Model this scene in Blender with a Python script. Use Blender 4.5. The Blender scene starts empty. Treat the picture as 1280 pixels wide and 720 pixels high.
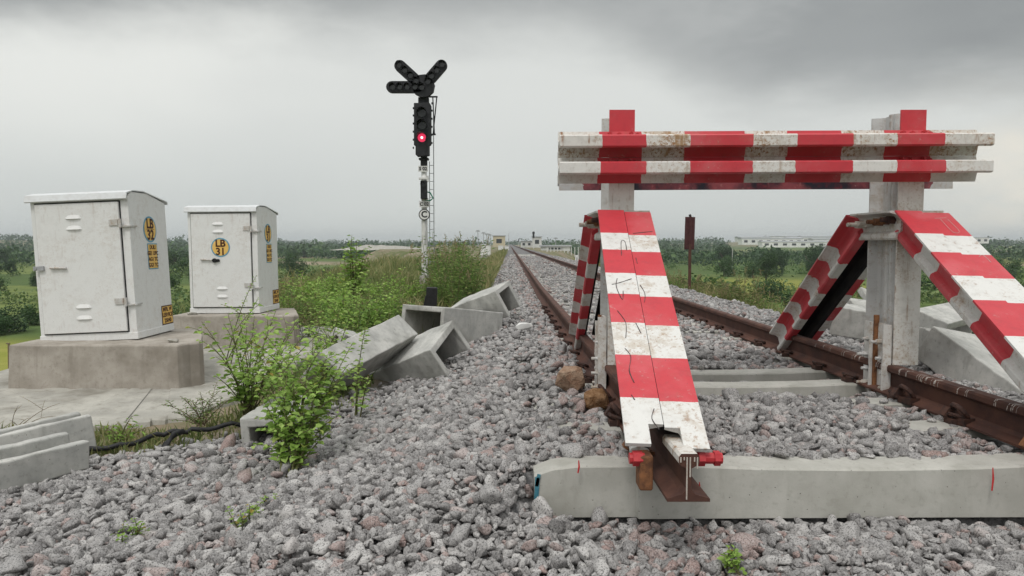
import bpy, bmesh, math, random
import numpy as np
from mathutils import Vector, Matrix, Euler

random.seed(11)
RNG = np.random.default_rng(11)
R = math.radians
sc = bpy.context.scene
COL = sc.collection

# ------------------------------------------------------------------ camera
F, TH, CZ = 900.0, math.atan(55 / 900), 0.73
cam_d = bpy.data.cameras.new('camera')
cam_d.sensor_width = 36.0
cam_d.lens = 36.0 * F / 1280
cam_d.clip_start = 0.05
cam_d.clip_end = 9000
cam = bpy.data.objects.new('camera', cam_d)
COL.objects.link(cam)
cam.location = (0, 0, CZ)
cam.rotation_euler = (R(90) - TH, 0, 0)
sc.camera = cam

# ------------------------------------------------------------------ exposure, sky, sun
sc.view_settings.view_transform = 'Standard'
sc.view_settings.look = 'None'
sc.view_settings.exposure = 0.0
sc.view_settings.gamma = 1.0
sc.view_settings.use_curve_mapping = False
SUN_EL, SUN_AZ = R(58), R(200)          # high, behind the camera and a little to the left
sun_d = bpy.data.lights.new('sun', 'SUN')
sun_d.energy = 1.4
sun_d.angle = R(14)
sun_d.color = (1.0, 0.97, 0.93)
sun = bpy.data.objects.new('sun', sun_d)
COL.objects.link(sun)
sdir = Vector((math.sin(SUN_AZ) * math.cos(SUN_EL), math.cos(SUN_AZ) * math.cos(SUN_EL), math.sin(SUN_EL)))
sun.rotation_euler = sdir.to_track_quat('Z', 'Y').to_euler()
sun.location = (0, 0, 40)


class NT:
    """tiny node helper"""
    def __init__(self, nt):
        self.nt = nt
    def n(self, typ, ins=None, **props):
        nd = self.nt.nodes.new(typ)
        for k, v in props.items():
            setattr(nd, k, v)
        for k, v in (ins or {}).items():
            s = nd.inputs[k]
            if hasattr(v, 'links') or isinstance(v, bpy.types.NodeSocket):
                self.nt.links.new(v, s)
            else:
                s.default_value = v
        return nd
    def math(self, op, a, b=0.0, c=0.0, clamp=False):
        return self.n('ShaderNodeMath', {0: a, 1: b, 2: c}, operation=op, use_clamp=clamp).outputs[0]
    def ss(self, x, a, b):
        return self.n('ShaderNodeMapRange', {0: x, 1: a, 2: b, 3: 0.0, 4: 1.0}, interpolation_type='SMOOTHSTEP').outputs[0]
    def mix(self, f, a, b, mode='MIX'):
        nd = self.n('ShaderNodeMix', data_type='RGBA', blend_type=mode)
        for s, v in ((nd.inputs[0], f), (nd.inputs[6], a), (nd.inputs[7], b)):
            if isinstance(v, bpy.types.NodeSocket):
                self.nt.links.new(v, s)
            else:
                s.default_value = v if not isinstance(v, tuple) or len(v) == 4 else (*v, 1)
        return nd.outputs[2]
    def noise(self, vec, scale, detail=4.0, rough=0.55):
        nd = self.n('ShaderNodeTexNoise', {'Scale': scale, 'Detail': detail, 'Roughness': rough})
        if vec is not None:
            self.nt.links.new(vec, nd.inputs['Vector'])
        return nd.outputs[0]
    def ramp(self, f, stops, mode='LINEAR'):
        nd = self.n('ShaderNodeValToRGB', {0: f})
        cr = nd.color_ramp
        cr.interpolation = mode
        while len(cr.elements) < len(stops):
            cr.elements.new(0.5)
        for e, (p, c) in zip(cr.elements, stops):
            e.position = p
            e.color = (*c, 1) if len(c) == 3 else c
        return nd.outputs[0]


world = bpy.data.worlds.new('World')
sc.world = world
world.use_nodes = True
world.node_tree.nodes.clear()
W = NT(world.node_tree)
tc = W.n('ShaderNodeTexCoord').outputs['Generated']
sep = W.n('ShaderNodeSeparateXYZ', {0: tc})
dx, dy, dz = sep.outputs
nish = W.n('ShaderNodeTexSky', sky_type='NISHITA', sun_disc=False, sun_elevation=SUN_EL, sun_rotation=SUN_AZ)
stre = W.n('ShaderNodeMapping', {'Vector': tc, 'Scale': (1.0, 1.0, 2.6)}).outputs[0]
nA = W.noise(stre, 2.3, 6, 0.55)
nB = W.noise(stre, 5.5, 6, 0.6)
nC = W.noise(stre, 1.3, 3, 0.5)
# lower edge of the dark cloud deck: a front lying across the line ahead, hanging lower to the right
ady = W.math('MAXIMUM', dy, 0.15)
qz = W.math('DIVIDE', dz, ady)
qx = W.math('DIVIDE', dx, ady)
edge = W.math('SUBTRACT', 0.300, W.math('MULTIPLY', W.ss(qx, 0.06, 0.36), 0.105))
zz = W.math('ADD', qz, W.math('MULTIPLY', W.math('SUBTRACT', nA, 0.5), 0.17))
zz = W.math('ADD', zz, W.math('MULTIPLY', W.math('SUBTRACT', nB, 0.5), 0.07))
dd = W.math('SUBTRACT', zz, edge)
dark = W.ss(dd, -0.055, 0.07)
low = W.mix(W.ss(dz, 0.0, 0.20), (0.66, 0.69, 0.668), (0.845, 0.858, 0.822))
low = W.mix(W.math('MULTIPLY', W.ss(nC, 0.42, 0.65), 0.30), low, (0.53, 0.56, 0.56))
low = W.mix(W.math('MULTIPLY', W.ss(qx, 0.25, 0.6), 0.10), low, (0.53, 0.545, 0.53))
glow = W.math('MULTIPLY', W.ss(qx, 0.50, 0.70), W.ss(nA, 0.40, 0.60))
low = W.mix(W.math('MULTIPLY', glow, 0.8), low, (0.92, 0.86, 0.74))
deck = W.mix(W.ss(nC, 0.34, 0.66), (0.235, 0.25, 0.255), (0.36, 0.375, 0.375))
deck = W.mix(W.math('MULTIPLY', W.ss(nB, 0.42, 0.66), 0.35), deck, (0.40, 0.415, 0.41))
deck = W.mix(W.ss(nA, 0.50, 0.66), deck, (0.46, 0.475, 0.47))
cl = W.mix(dark, low, deck)
cl = W.mix(W.ss(dz, 0.45, 0.70), cl, (1.22, 1.24, 1.22))
beh = W.math('MULTIPLY', W.ss(dy, 0.0, -0.6), W.ss(dz, 0.05, 0.4))
cl = W.mix(beh, cl, (1.05, 1.05, 1.03))
bgA = W.n('ShaderNodeBackground', {'Color': nish.outputs[0], 'Strength': 0.05})
bgB = W.n('ShaderNodeBackground', {'Color': cl, 'Strength': 1.0})
mx = W.n('ShaderNodeMixShader', {0: 0.95, 1: bgA.outputs[0], 2: bgB.outputs[0]})
wo = W.n('ShaderNodeOutputWorld', {'Surface': mx.outputs[0]})

# ------------------------------------------------------------------ photo rays (for placing things at a chosen depth)
def ray(px, py):
    a = (px - 640) / F
    b = (360 - py) / F
    return a, math.cos(TH) + b * math.sin(TH), -math.sin(TH) + b * math.cos(TH)
def at(px, py, Y):
    d = ray(px, py)
    k = Y / d[1]
    return Vector((d[0] * k, Y, CZ + d[2] * k))
def gp(px, py, z):
    d = ray(px, py)
    k = (z - CZ) / d[2]
    return Vector((d[0] * k, d[1] * k, z))


# ------------------------------------------------------------------ terrain functions
def sm(a, b, x):
    t = np.clip((x - a) / (b - a), 0, 1)
    return t * t * (3 - 2 * t)
def vn(x, y, s, seed=0):
    """cheap smooth noise in -1..1"""
    x = x / s + seed * 3.17
    y = y / s - seed * 1.73
    return (np.sin(x * 1.7 + 1.3 * np.sin(y * 1.1 + seed)) + np.sin(y * 1.9 + 1.1 * np.sin(x * 1.3 - seed)) +
            np.sin((x + y) * 1.27 + seed * 2.0) * 0.8) / 2.8
def track_c(y):
    """sideways drift of the track centre line"""
    y = np.asarray(y, float)
    return np.where(y < 12, -0.012 * (y - 3), -0.108 - 0.0035 * (y - 12))
def left_edge(y):
    return np.interp(y, [0, 3, 5, 7, 10, 40, 100], [-1.9, -1.8, -1.05, -0.75, -0.6, -0.65, -0.7])
def gravel_left(y):
    return np.interp(y, [0, 3.3, 3.9, 4.5, 5.1, 6.7, 8.2, 22, 100], [-4.5, -2.9, -2.3, -1.75, -1.35, -0.85, -0.55, -0.5, -0.6])
def plain(x, y):
    r = np.hypot(x, y)
    z = -6.0 + 0.45 * vn(x, y, 60, 1) + 0.15 * vn(x, y, 17, 2)
    z = z + 8.5 * sm(350, 2300, r)
    z = z + 9 * np.exp(-((x + 640) / 240) ** 2 - ((y - 950) / 260) ** 2)
    z = z + 7.5 * np.exp(-((x - 350) / 200) ** 2 - ((y - 930) / 240) ** 2)
    return z
def H(x, y):
    x = np.asarray(x, float)
    y = np.asarray(y, float)
    u = x - track_c(y)
    L = left_edge(y)
    top = -0.205 + 0.035 * np.exp(-((u - 1.45) / 0.45) ** 2 - ((y - 3.75) / 0.62) ** 2)
    bed = top + (-0.50 - top) * sm(0.0, 1.0, (0.22 - u) / (0.22 - L))
    bed = bed + (-0.62 + 0.22) * sm(3.55, 4.35, u)
    front = -0.405 - 0.07 * sm(0.3, 2.8, -u) + 0.05 * sm(0.55, 0.1, u) * sm(2.2, 2.8, y)
    dip = np.exp(-((y - 4.70) / 0.42) ** 6) * sm(0.68, 0.80, u) * sm(2.26, 2.16, u)
    bed = bed - 0.085 * dip + 0.035 * np.exp(-((u - 0.36) / 0.16) ** 4) * sm(4.2, 5.5, y)
    lo = 2.90 - 0.5 * sm(0.14, -0.15, u)
    z = front + (bed - front) * sm(0, 1, (y - lo) / (0.12 + 0.4 * sm(0.14, -0.15, u)))
    z = z + 0.10 * np.exp(-((x + 0.75) / 0.45) ** 2 - ((y - 7.3) / 1.1) ** 2)
    z = z + (0.013 * vn(x, y, 0.16, 3) + 0.016 * vn(x, y, 0.45, 4)) * sm(80, 40, y)
    xl = np.interp(y, [0, 10, 16, 30, 60, 100, 160, 260, 800], [-4.75, -4.9, -5.6, -7, -9, -13, -30, -46, -50])
    xr = np.interp(y, [0, 20, 60, 100, 160, 260, 800], [4.5, 4.5, 5, 6, 12, 18, 22])
    w = 0.5 * vn(x, y, 2.5, 6) * sm(5, 9, y)
    z = z - 0.55 * np.maximum(0, xl - x + w) - 0.55 * np.maximum(0, x - xr + 0.4 * w)
    z = z - 8.0 * sm(1100, 1500, y)
    return np.maximum(z, plain(x, y))
def hz(x, y):
    return float(H(x, y))


# ------------------------------------------------------------------ mesh builder
class MB:
    def __init__(self):
        self.v, self.f, self.m, self.u, self.r = [], [], [], [], []
    def add(self, vs, fs, mi=0, us=None, rnd=0.5):
        o = len(self.v)
        self.v += [tuple(p) for p in vs]
        self.f += [tuple(i + o for i in f) for f in fs]
        self.m += [mi] * len(fs)
        self.u += list(us) if us is not None else [0.0] * len(vs)
        self.r += [rnd] * len(vs)
        return self
    def box(self, c, s, rot=None, mi=0, taper=1.0):
        c = Vector(c)
        vs = []
        for sz in (-1, 1):
            k = taper if sz > 0 else 1.0
            for sx, sy in ((-1, -1), (1, -1), (1, 1), (-1, 1)):
                p = Vector((sx * s[0] / 2 * k, sy * s[1] / 2 * k, sz * s[2] / 2))
                vs.append(c + (rot @ p if rot else p))
        return self.add(vs, [(3, 2, 1, 0), (4, 5, 6, 7), (0, 1, 5, 4), (1, 2, 6, 5), (2, 3, 7, 6), (3, 0, 4, 7)], mi)
    def extrude(self, prof, p0, p1, xd, mi=0, n=1, cap0=True, cap1=True, u0=0.0, u1=1.0, jit=0.0, yd=None, mi_fn=None):
        """prof: closed 2D outline (a along xd, b along yd), swept from p0 to p1"""
        p0, p1 = Vector(p0), Vector(p1)
        ax = (p1 - p0).normalized()
        xd = Vector(xd)
        xd = (xd - ax * xd.dot(ax)).normalized()
        yv = ax.cross(xd)
        if yd is not None and yv.dot(Vector(yd)) < 0:
            yv = -yv
        k = len(prof)
        vs, us, fs, ms = [], [], [], []
        for i in range(n + 1):
            t = i / n
            c = p0.lerp(p1, t)
            for a, b in prof:
                j = Vector((random.uniform(-jit, jit), random.uniform(-jit, jit), random.uniform(-jit, jit))) if jit else Vector()
                vs.append(c + xd * a + yv * b + j)
                us.append(u0 + (u1 - u0) * t)
        flip = ax.dot(xd.cross(yv)) < 0
        area = sum(prof[i][0] * prof[(i + 1) % k][1] - prof[(i + 1) % k][0] * prof[i][1] for i in range(k))
        if area < 0:
            flip = not flip
        for i in range(n):
            for j in range(k):
                j2 = (j + 1) % k
                q = (i * k + j, i * k + j2, (i + 1) * k + j2, (i + 1) * k + j)
                fs.append(q[::-1] if flip else q)
        c0 = tuple(range(k))
        c1 = tuple(n * k + j for j in range(k))
        if cap0:
            fs.append(c0 if flip else c0[::-1])
        if cap1:
            fs.append(c1[::-1] if flip else c1)
        return self.add(vs, fs, mi, us)
    def tube(self, pts, rad, n=6, mi=0, rnd=0.5, caps=True):
        pts = [Vector(p) for p in pts]
        if not isinstance(rad, (list, tuple)):
            rad = [rad] * len(pts)
        vs, fs = [], []
        ref = Vector((0.31, 0.77, 0.55))
        for i, p in enumerate(pts):
            a = pts[max(i - 1, 0)]
            b = pts[min(i + 1, len(pts) - 1)]
            t = (b - a).normalized()
            x = t.cross(ref)
            if x.length < 0.05:
                x = t.cross(Vector((1, 0, 0)))
            x.normalize()
            y = t.cross(x)
            for k in range(n):
                w = 2 * math.pi * k / n
                vs.append(p + (x * math.cos(w) + y * math.sin(w)) * rad[i])
        for i in range(len(pts) - 1):
            for k in range(n):
                k2 = (k + 1) % n
                fs.append((i * n + k, i * n + k2, (i + 1) * n + k2, (i + 1) * n + k))
        if caps:
            fs.append(tuple(range(n))[::-1])
            fs.append(tuple((len(pts) - 1) * n + k for k in range(n)))
        return self.add(vs, fs, mi, None, rnd)
    def cyl(self, a, b, r, n=12, mi=0, r2=None):
        return self.tube([a, b], [r, r if r2 is None else r2], n, mi)
    def leaf(self, p, d, up, ln, w, mi=0, rnd=0.5, fold=0.25, droop=0.2):
        d = Vector(d).normalized()
        s = d.cross(Vector(up))
        if s.length < 1e-3:
            s = d.cross(Vector((1, 0, 0)))
        s.normalize()
        nrm = s.cross(d)
        p = Vector(p)
        a, b = p + d * ln * 0.3, p + d * ln * 0.7 - nrm * ln * droop * 0.4
        tip = p + d * ln - nrm * ln * droop
        e = nrm * w * fold
        vs = [p, a + s * w * .5 + e, b + s * w * .42 + e, tip, b - s * w * .42 + e, a - s * w * .5 + e]
        return self.add(vs, [(0, 1, 2, 3), (0, 3, 4, 5)], mi, None, rnd)
    def merge(self, me, M, mi=0):
        self.add([M @ v.co for v in me.vertices], [tuple(p.vertices) for p in me.polygons], mi)
    def build(self, name, mats, parent=None, base=None, smooth=False, bevel=0.0, seg=2):
        b = Vector(base) if base is not None else Vector()
        me = bpy.data.meshes.new(name)
        me.from_pydata([tuple(Vector(p) - b) for p in self.v], [], self.f)
        mats = mats if isinstance(mats, (list, tuple)) else [mats]
        for m in mats:
            me.materials.append(m)
        me.polygons.foreach_set('material_index', self.m)
        if smooth:
            me.polygons.foreach_set('use_smooth', [True] * len(self.f))
        a = me.attributes.new('u', 'FLOAT', 'POINT')
        a.data.foreach_set('value', self.u)
        a = me.attributes.new('rnd', 'FLOAT', 'POINT')
        a.data.foreach_set('value', self.r)
        me.update()
        o = bpy.data.objects.new(name, me)
        COL.objects.link(o)
        if parent is not None:
            o.parent = parent
        else:
            o.location = b
        if bevel:
            md = o.modifiers.new('bevel', 'BEVEL')
            md.width = bevel
            md.segments = seg
            md.limit_method = 'ANGLE'
            md.angle_limit = R(35)
        return o


def tag(o, label, cat, group=None):
    o['label'] = label
    o['category'] = cat
    if group:
        o['group'] = group
    return o
def thing(name, loc, label, cat, group=None, rot=(0, 0, 0)):
    o = bpy.data.objects.new(name, None)
    o.empty_display_size = 0.1
    COL.objects.link(o)
    o.location = loc
    o.rotation_euler = rot
    return tag(o, label, cat, group)
def structure(o):
    o['kind'] = 'structure'
    return o
def stuff(o, label, cat):
    o['kind'] = 'stuff'
    return tag(o, label, cat)
def dup(root, loc, rz=0.0, s=1.0, label=None):
    r = root.copy()
    COL.objects.link(r)
    r.location = loc
    r.rotation_euler = (0, 0, rz)
    r.scale = (s, s, s) if not isinstance(s, tuple) else s
    if label:
        r['label'] = label
    for ch in root.children:
        c = ch.copy()
        COL.objects.link(c)
        c.parent = r
        for g in ch.children:
            d = g.copy()
            COL.objects.link(d)
            d.parent = c
    return r


# ------------------------------------------------------------------ materials
def new_mat(name):
    m = bpy.data.materials.new(name)
    m.use_nodes = True
    m.node_tree.nodes.clear()
    N = NT(m.node_tree)
    N.obj = N.n('ShaderNodeTexCoord').outputs['Object']
    return m, N
def finish(N, color, rough=0.7, bump=None, bstr=0.3, bdist=0.01, spec=0.3, metal=0.0, emit=None, estr=0.0, transl=None):
    b = N.n('ShaderNodeBsdfPrincipled')
    def put(k, v):
        s = b.inputs[k]
        if isinstance(v, bpy.types.NodeSocket):
            N.nt.links.new(v, s)
        else:
            s.default_value = (*v, 1) if isinstance(v, tuple) and len(v) == 3 else v
    put('Base Color', color)
    put('Roughness', rough)
    put('Specular IOR Level', spec)
    put('Metallic', metal)
    if emit:
        put('Emission Color', emit)
        put('Emission Strength', estr)
    if bump is not None:
        bp = N.n('ShaderNodeBump', {'Strength': bstr, 'Distance': bdist, 'Height': bump})
        N.nt.links.new(bp.outputs[0], b.inputs['Normal'])
    out = b.outputs[0]
    if transl is not None:
        t = N.n('ShaderNodeBsdfTranslucent')
        if isinstance(color, bpy.types.NodeSocket):
            N.nt.links.new(color, t.inputs[0])
        out = N.n('ShaderNodeMixShader', {0: transl, 1: out, 2: t.outputs[0]}).outputs[0]
    N.n('ShaderNodeOutputMaterial', {'Surface': out})


def attr(N, k):
    return N.n('ShaderNodeAttribute', attribute_name=k).outputs['Fac']


def paint(name, stops=None, first='W', rust=0.5, white=(0.66, 0.65, 0.62), red=(0.53, 0.042, 0.056), grime=0.35, jit=0.006, sh=0.0):
    """worn enamel; stops are the positions (0..1 along the member) where red and white swap"""
    m, N = new_mat(name)
    big = N.noise(N.obj, 2.7, 5, 0.6)
    mid = N.noise(N.obj, 17, 6, 0.65)
    fine = N.noise(N.obj, 60, 7, 0.75)
    wcol = N.mix(N.math('MULTIPLY', N.ss(mid, 0.45, 0.72), grime), white, (0.36, 0.34, 0.31))
    rcol = N.mix(N.math('MULTIPLY', N.ss(mid, 0.45, 0.75), 0.45), red, (0.36, 0.03, 0.045))
    rcol = N.mix(N.math('MULTIPLY', N.ss(big, 0.46, 0.66), 0.5), rcol, (0.60, 0.13, 0.15))
    if stops:
        u = attr(N, 'u')
        w = N.noise(N.obj, 22, 3)
        u = N.math('ADD', u, N.math('MULTIPLY', N.math('SUBTRACT', w, 0.5), jit * 4))
        k = 0.0 if first == 'W' else 1.0
        rs = [(0.0, (k, k, k))]
        for s in stops:
            k = 1.0 - k
            rs.append((s, (k, k, k)))
        fac = N.ramp(u, rs, 'CONSTANT')
        col = N.mix(fac, wcol, rcol)
        chip = N.math('MULTIPLY', N.ss(N.noise(N.obj, 34, 8, 0.75), 0.58, 0.66), N.ss(big, 0.44, 0.6))
        col = N.mix(N.math('MULTIPLY', chip, N.math('MULTIPLY', fac, 0.6)), col, (0.55, 0.36, 0.34))
        rdamp = N.math('SUBTRACT', 1.0, N.math('MULTIPLY', fac, 0.86))
    else:
        col = wcol
        rdamp = 1.0
    pits = N.math('MULTIPLY', N.ss(fine, 0.53 - sh, 0.62 - sh), N.ss(big, 0.42 - sh, 0.58 - sh))
    streak = N.noise(N.n('ShaderNodeMapping', {'Vector': N.obj, 'Scale': (30, 30, 3)}).outputs[0], 1.0, 4, 0.6)
    spots = N.math('MULTIPLY', N.ss(streak, 0.55 - sh, 0.68 - sh), N.ss(mid, 0.44 - sh, 0.6 - sh))
    rm = N.math('MULTIPLY', N.math('MULTIPLY', N.math('MAXIMUM', pits, spots), rdamp), rust, clamp=True)
    rc = N.mix(mid, (0.36, 0.175, 0.06), (0.17, 0.07, 0.03))
    col = N.mix(rm, col, rc)
    wash = N.math('MULTIPLY', N.math('MULTIPLY', N.ss(big, 0.46 - sh, 0.62 - sh), N.ss(mid, 0.42, 0.62)), N.math('MULTIPLY', rdamp, min(1.0, rust * .55)))
    col = N.mix(wash, col, (0.42, 0.30, 0.17))
    dots = N.ss(N.noise(N.obj, 130, 2, 0.5), 0.70, 0.76)
    col = N.mix(N.math('MULTIPLY', dots, 0.55), col, (0.07, 0.055, 0.05))
    finish(N, col, 0.5, bump=N.math('ADD', N.math('MULTIPLY', fine, 0.5), mid), bstr=0.25, bdist=0.004, spec=0.4)
    return m


def simple(name, a, b, scale=8, rough=0.7, bump=0.25, dist=0.006, spots=None, spec=0.3, fine=90):
    m, N = new_mat(name)
    n1 = N.noise(N.obj, scale, 6, 0.6)
    n2 = N.noise(N.obj, fine, 4, 0.6)
    col = N.mix(N.ss(n1, 0.32, 0.68), a, b)
    if spots:
        col = N.mix(N.math('MULTIPLY', N.ss(n2, 0.60, 0.72), spots[1]), col, spots[0])
    finish(N, col, rough, bump=N.math('ADD', N.math('MULTIPLY', n1, 0.6), N.math('MULTIPLY', n2, 0.5)), bstr=bump, bdist=dist, spec=spec)
    return m


def concrete(name, a, b, dark, pits=0.5, stain=0.5, scale=5):
    m, N = new_mat(name)
    n1 = N.noise(N.obj, scale, 7, 0.62)
    n2 = N.noise(N.obj, 120, 4, 0.6)
    n3 = N.noise(N.obj, 1.9, 4, 0.6)
    n5 = N.noise(N.obj, 32, 5, 0.7)
    vz = N.n('ShaderNodeTexVoronoi', {'Vector': N.obj, 'Scale': 38.0}, feature='F1')
    col = N.mix(N.ss(n1, 0.3, 0.7), a, b)
    col = N.mix(N.math('MULTIPLY', N.ss(n3, 0.50, 0.70), stain), col, dark)
    col = N.mix(N.math('MULTIPLY', N.ss(n5, 0.52, 0.68), 0.35), col, dark)
    drip = N.noise(N.n('ShaderNodeMapping', {'Vector': N.obj, 'Scale': (14, 14, 1.6)}).outputs[0], 1.0, 5, 0.6)
    col = N.mix(N.math('MULTIPLY', N.ss(drip, 0.54, 0.70), stain * 0.5), col, dark)
    hole = N.math('SUBTRACT', 1.0, N.ss(vz.outputs[0], 0.05, 0.13))
    sel = N.ss(N.n('ShaderNodeSeparateColor', {0: vz.outputs['Color']}).outputs[0], 0.72, 0.75)
    hole = N.math('MULTIPLY', hole, sel)
    col = N.mix(N.math('MULTIPLY', hole, pits), col, (0.10, 0.095, 0.085))
    hgt = N.math('SUBTRACT', N.math('ADD', N.math('MULTIPLY', n1, 0.7), N.math('MULTIPLY', n2, 0.4)), hole)
    finish(N, col, 0.85, bump=hgt, bstr=0.35, bdist=0.005, spec=0.25)
    return m


def leafmat(name, stops, transl=0.3, rough=0.55):
    m, N = new_mat(name)
    r = attr(N, 'rnd')
    oi = N.n('ShaderNodeObjectInfo').outputs['Random']
    f = N.math('ADD', r, N.math('MULTIPLY', N.math('SUBTRACT', oi, 0.5), 0.22), clamp=True)
    finish(N, N.ramp(f, stops), rough, spec=0.25, transl=transl)
    return m


M = {}
M['rail'] = simple('rail_rust', (0.062, 0.030, 0.024), (0.115, 0.052, 0.036), 7, 0.75, 0.3, 0.004, ((0.17, 0.075, 0.04), 0.5))
m, N = new_mat('rail_rust_chalked')
n1 = N.noise(N.obj, 7, 6, 0.6)
n2 = N.noise(N.obj, 90, 4, 0.6)
ox, oy, oz = N.n('ShaderNodeSeparateXYZ', {0: N.obj}).outputs
col = N.mix(N.ss(n1, 0.32, 0.68), (0.062, 0.030, 0.024), (0.115, 0.052, 0.036))
col = N.mix(N.math('MULTIPLY', N.ss(n2, 0.60, 0.72), 0.5), col, (0.17, 0.075, 0.04))
wob = N.n('ShaderNodeCombineXYZ', {0: N.math('ADD', N.math('MULTIPLY', oy, 1.0), N.math('MULTIPLY', oz, 0.18)), 1: N.math('MULTIPLY', oz, 0.1)}).outputs[0]
w1 = N.noise(wob, 34.0, 0, 0.5)
w2 = N.noise(wob, 5.0, 1, 0.5)
lines = N.math('MULTIPLY', N.ss(w1, 0.612, 0.64), N.math('SUBTRACT', 1.0, N.ss(w1, 0.672, 0.70)))
lines = N.math('MULTIPLY', lines, N.math('MULTIPLY', N.ss(w2, 0.40, 0.5), N.ss(N.noise(N.obj, 60, 2), 0.36, 0.5)))
lines = N.math('MULTIPLY', lines, N.math('MULTIPLY', N.ss(oz, 0.130, 0.142), N.ss(oy, 4.6, 3.4)))
lines = N.math('MULTIPLY', lines, N.ss(N.math('ADD', ox, N.math('MULTIPLY', oy, 0.012)), 0.012, -0.004))
col = N.mix(N.math('MULTIPLY', lines, 0.9), col, (0.58, 0.54, 0.49))
finish(N, col, 0.75, bump=n1, bstr=0.3, bdist=0.004)
M['railchalk'] = m
M['rust'] = simple('heavy_rust', (0.10, 0.045, 0.025), (0.26, 0.115, 0.05), 26, 0.85, 0.6, 0.006, ((0.04, 0.022, 0.018), 0.6))
M['darkrust'] = simple('dark_rust', (0.035, 0.022, 0.02), (0.085, 0.04, 0.028), 22, 0.8, 0.5, 0.005)
M['sleeper'] = concrete('sleeper_concrete', (0.385, 0.38, 0.345), (0.475, 0.468, 0.43), (0.28, 0.275, 0.24), 0.8, 0.6)
M['trough'] = concrete('precast_concrete', (0.35, 0.352, 0.335), (0.52, 0.515, 0.485), (0.20, 0.20, 0.18), 1.0, 0.7)
M['slab'] = concrete('slab_screed', (0.31, 0.30, 0.27), (0.45, 0.435, 0.39), (0.19, 0.175, 0.145), 0.8, 0.85, 4)
M['plinth'] = concrete('plinth_render', (0.31, 0.28, 0.24), (0.42, 0.385, 0.34), (0.20, 0.175, 0.145), 0.5, 0.7, 6)
M['cab'] = paint('cabinet_white', None, rust=0.16, white=(0.73, 0.735, 0.725), grime=0.13)
M['cabroof'] = paint('cabinet_roof', None, rust=0.05, white=(0.66, 0.68, 0.69), grime=0.25)
M['post'] = paint('post_white', None, rust=0.55, white=(0.62, 0.61, 0.585), grime=0.55)
M['postgrey'] = paint('post_grey', None, rust=0.5, white=(0.55, 0.55, 0.54), grime=0.6)
M['endwhite'] = paint('rail_end_white', None, rust=0.9, white=(0.64, 0.62, 0.58), grime=0.4)
M['rustwhite'] = paint('rusty_white', None, rust=1.0, white=(0.50, 0.46, 0.41), grime=0.8, sh=.02)
M['red'] = simple('red_enamel', (0.42, 0.02, 0.03), (0.50, 0.045, 0.05), 30, 0.45, 0.15, 0.003, ((0.12, 0.04, 0.03), 0.35), 0.4)
M['orange'] = simple('plate_amber', (0.72, 0.45, 0.11), (0.80, 0.53, 0.17), 14, 0.6, 0.05, 0.002)
M['blue'] = simple('ring_blue', (0.12, 0.30, 0.42), (0.17, 0.38, 0.50), 14, 0.6, 0.05, 0.002)
M['text'] = simple('letter_brown', (0.055, 0.018, 0.012), (0.075, 0.025, 0.016), 14, 0.6, 0.05, 0.002)
M['ink'] = simple('letter_black', (0.015, 0.015, 0.016), (0.022, 0.022, 0.024), 14, 0.6, 0.05, 0.002)
M['pen'] = simple('marker_pen', (0.035, 0.03, 0.03), (0.12, 0.10, 0.10), 40, 0.7, 0.05, 0.001)
M['signwhite'] = simple('sign_white', (0.66, 0.66, 0.64), (0.72, 0.72, 0.70), 14, 0.6, 0.05, 0.002)
M['black'] = simple('signal_black', (0.014, 0.015, 0.017), (0.026, 0.027, 0.03), 9, 0.6, 0.1, 0.003)
M['strutblack'] = simple('tarred_steel', (0.012, 0.011, 0.012), (0.03, 0.024, 0.022), 12, 0.8, 0.3, 0.004)
M['blackrub'] = simple('black_sheath', (0.012, 0.012, 0.013), (0.022, 0.022, 0.024), 20, 0.5, 0.2, 0.003)
M['lens'] = simple('dark_lens', (0.03, 0.034, 0.036), (0.05, 0.055, 0.055), 9, 0.15, 0.02, 0.001, None, 0.6)
M['galv'] = simple('galvanised', (0.30, 0.31, 0.32), (0.40, 0.41, 0.42), 20, 0.5, 0.1, 0.002)
M['polewhite'] = simple('pole_white', (0.55, 0.55, 0.53), (0.68, 0.68, 0.66), 5, 0.6, 0.1, 0.003, ((0.25, 0.18, 0.12), 0.2))
M['green'] = simple('green_cable', (0.01, 0.16, 0.10), (0.015, 0.21, 0.13), 9, 0.5, 0.05, 0.002)
M['signrust'] = simple('board_maroon', (0.055, 0.018, 0.020), (0.085, 0.03, 0.03), 14, 0.7, 0.2, 0.004)
M['redmark'] = simple('red_mark', (0.42, 0.02, 0.025), (0.5, 0.04, 0.04), 60, 0.6, 0.05, 0.002)
M['bluemark'] = simple('blue_mark', (0.04, 0.16, 0.22), (0.07, 0.23, 0.29), 60, 0.6, 0.05, 0.002)
M['chalk'] = simple('chalk', (0.50, 0.47, 0.43), (0.62, 0.59, 0.55), 90, 0.9, 0.05, 0.002)
M['rockA'] = simple('tan_rock', (0.30, 0.18, 0.12), (0.46, 0.33, 0.24), 26, 0.95, 1.0, 0.03, ((0.17, 0.10, 0.07), 0.8), 0.1)
M['rockB'] = simple('ochre_rock', (0.20, 0.105, 0.05), (0.34, 0.21, 0.12), 28, 0.95, 1.0, 0.03, ((0.10, 0.055, 0.03), 0.8), 0.1)
M['stem'] = simple('plant_stem', (0.10, 0.115, 0.04), (0.15, 0.14, 0.06), 9, 0.7, 0.1, 0.002)
M['drystem'] = simple('dry_stem', (0.16, 0.12, 0.075), (0.22, 0.17, 0.11), 9, 0.8, 0.1, 0.002)
M['bark'] = simple('bark', (0.085, 0.065, 0.048), (0.14, 0.11, 0.085), 6, 0.9, 0.6, 0.03)
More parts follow.
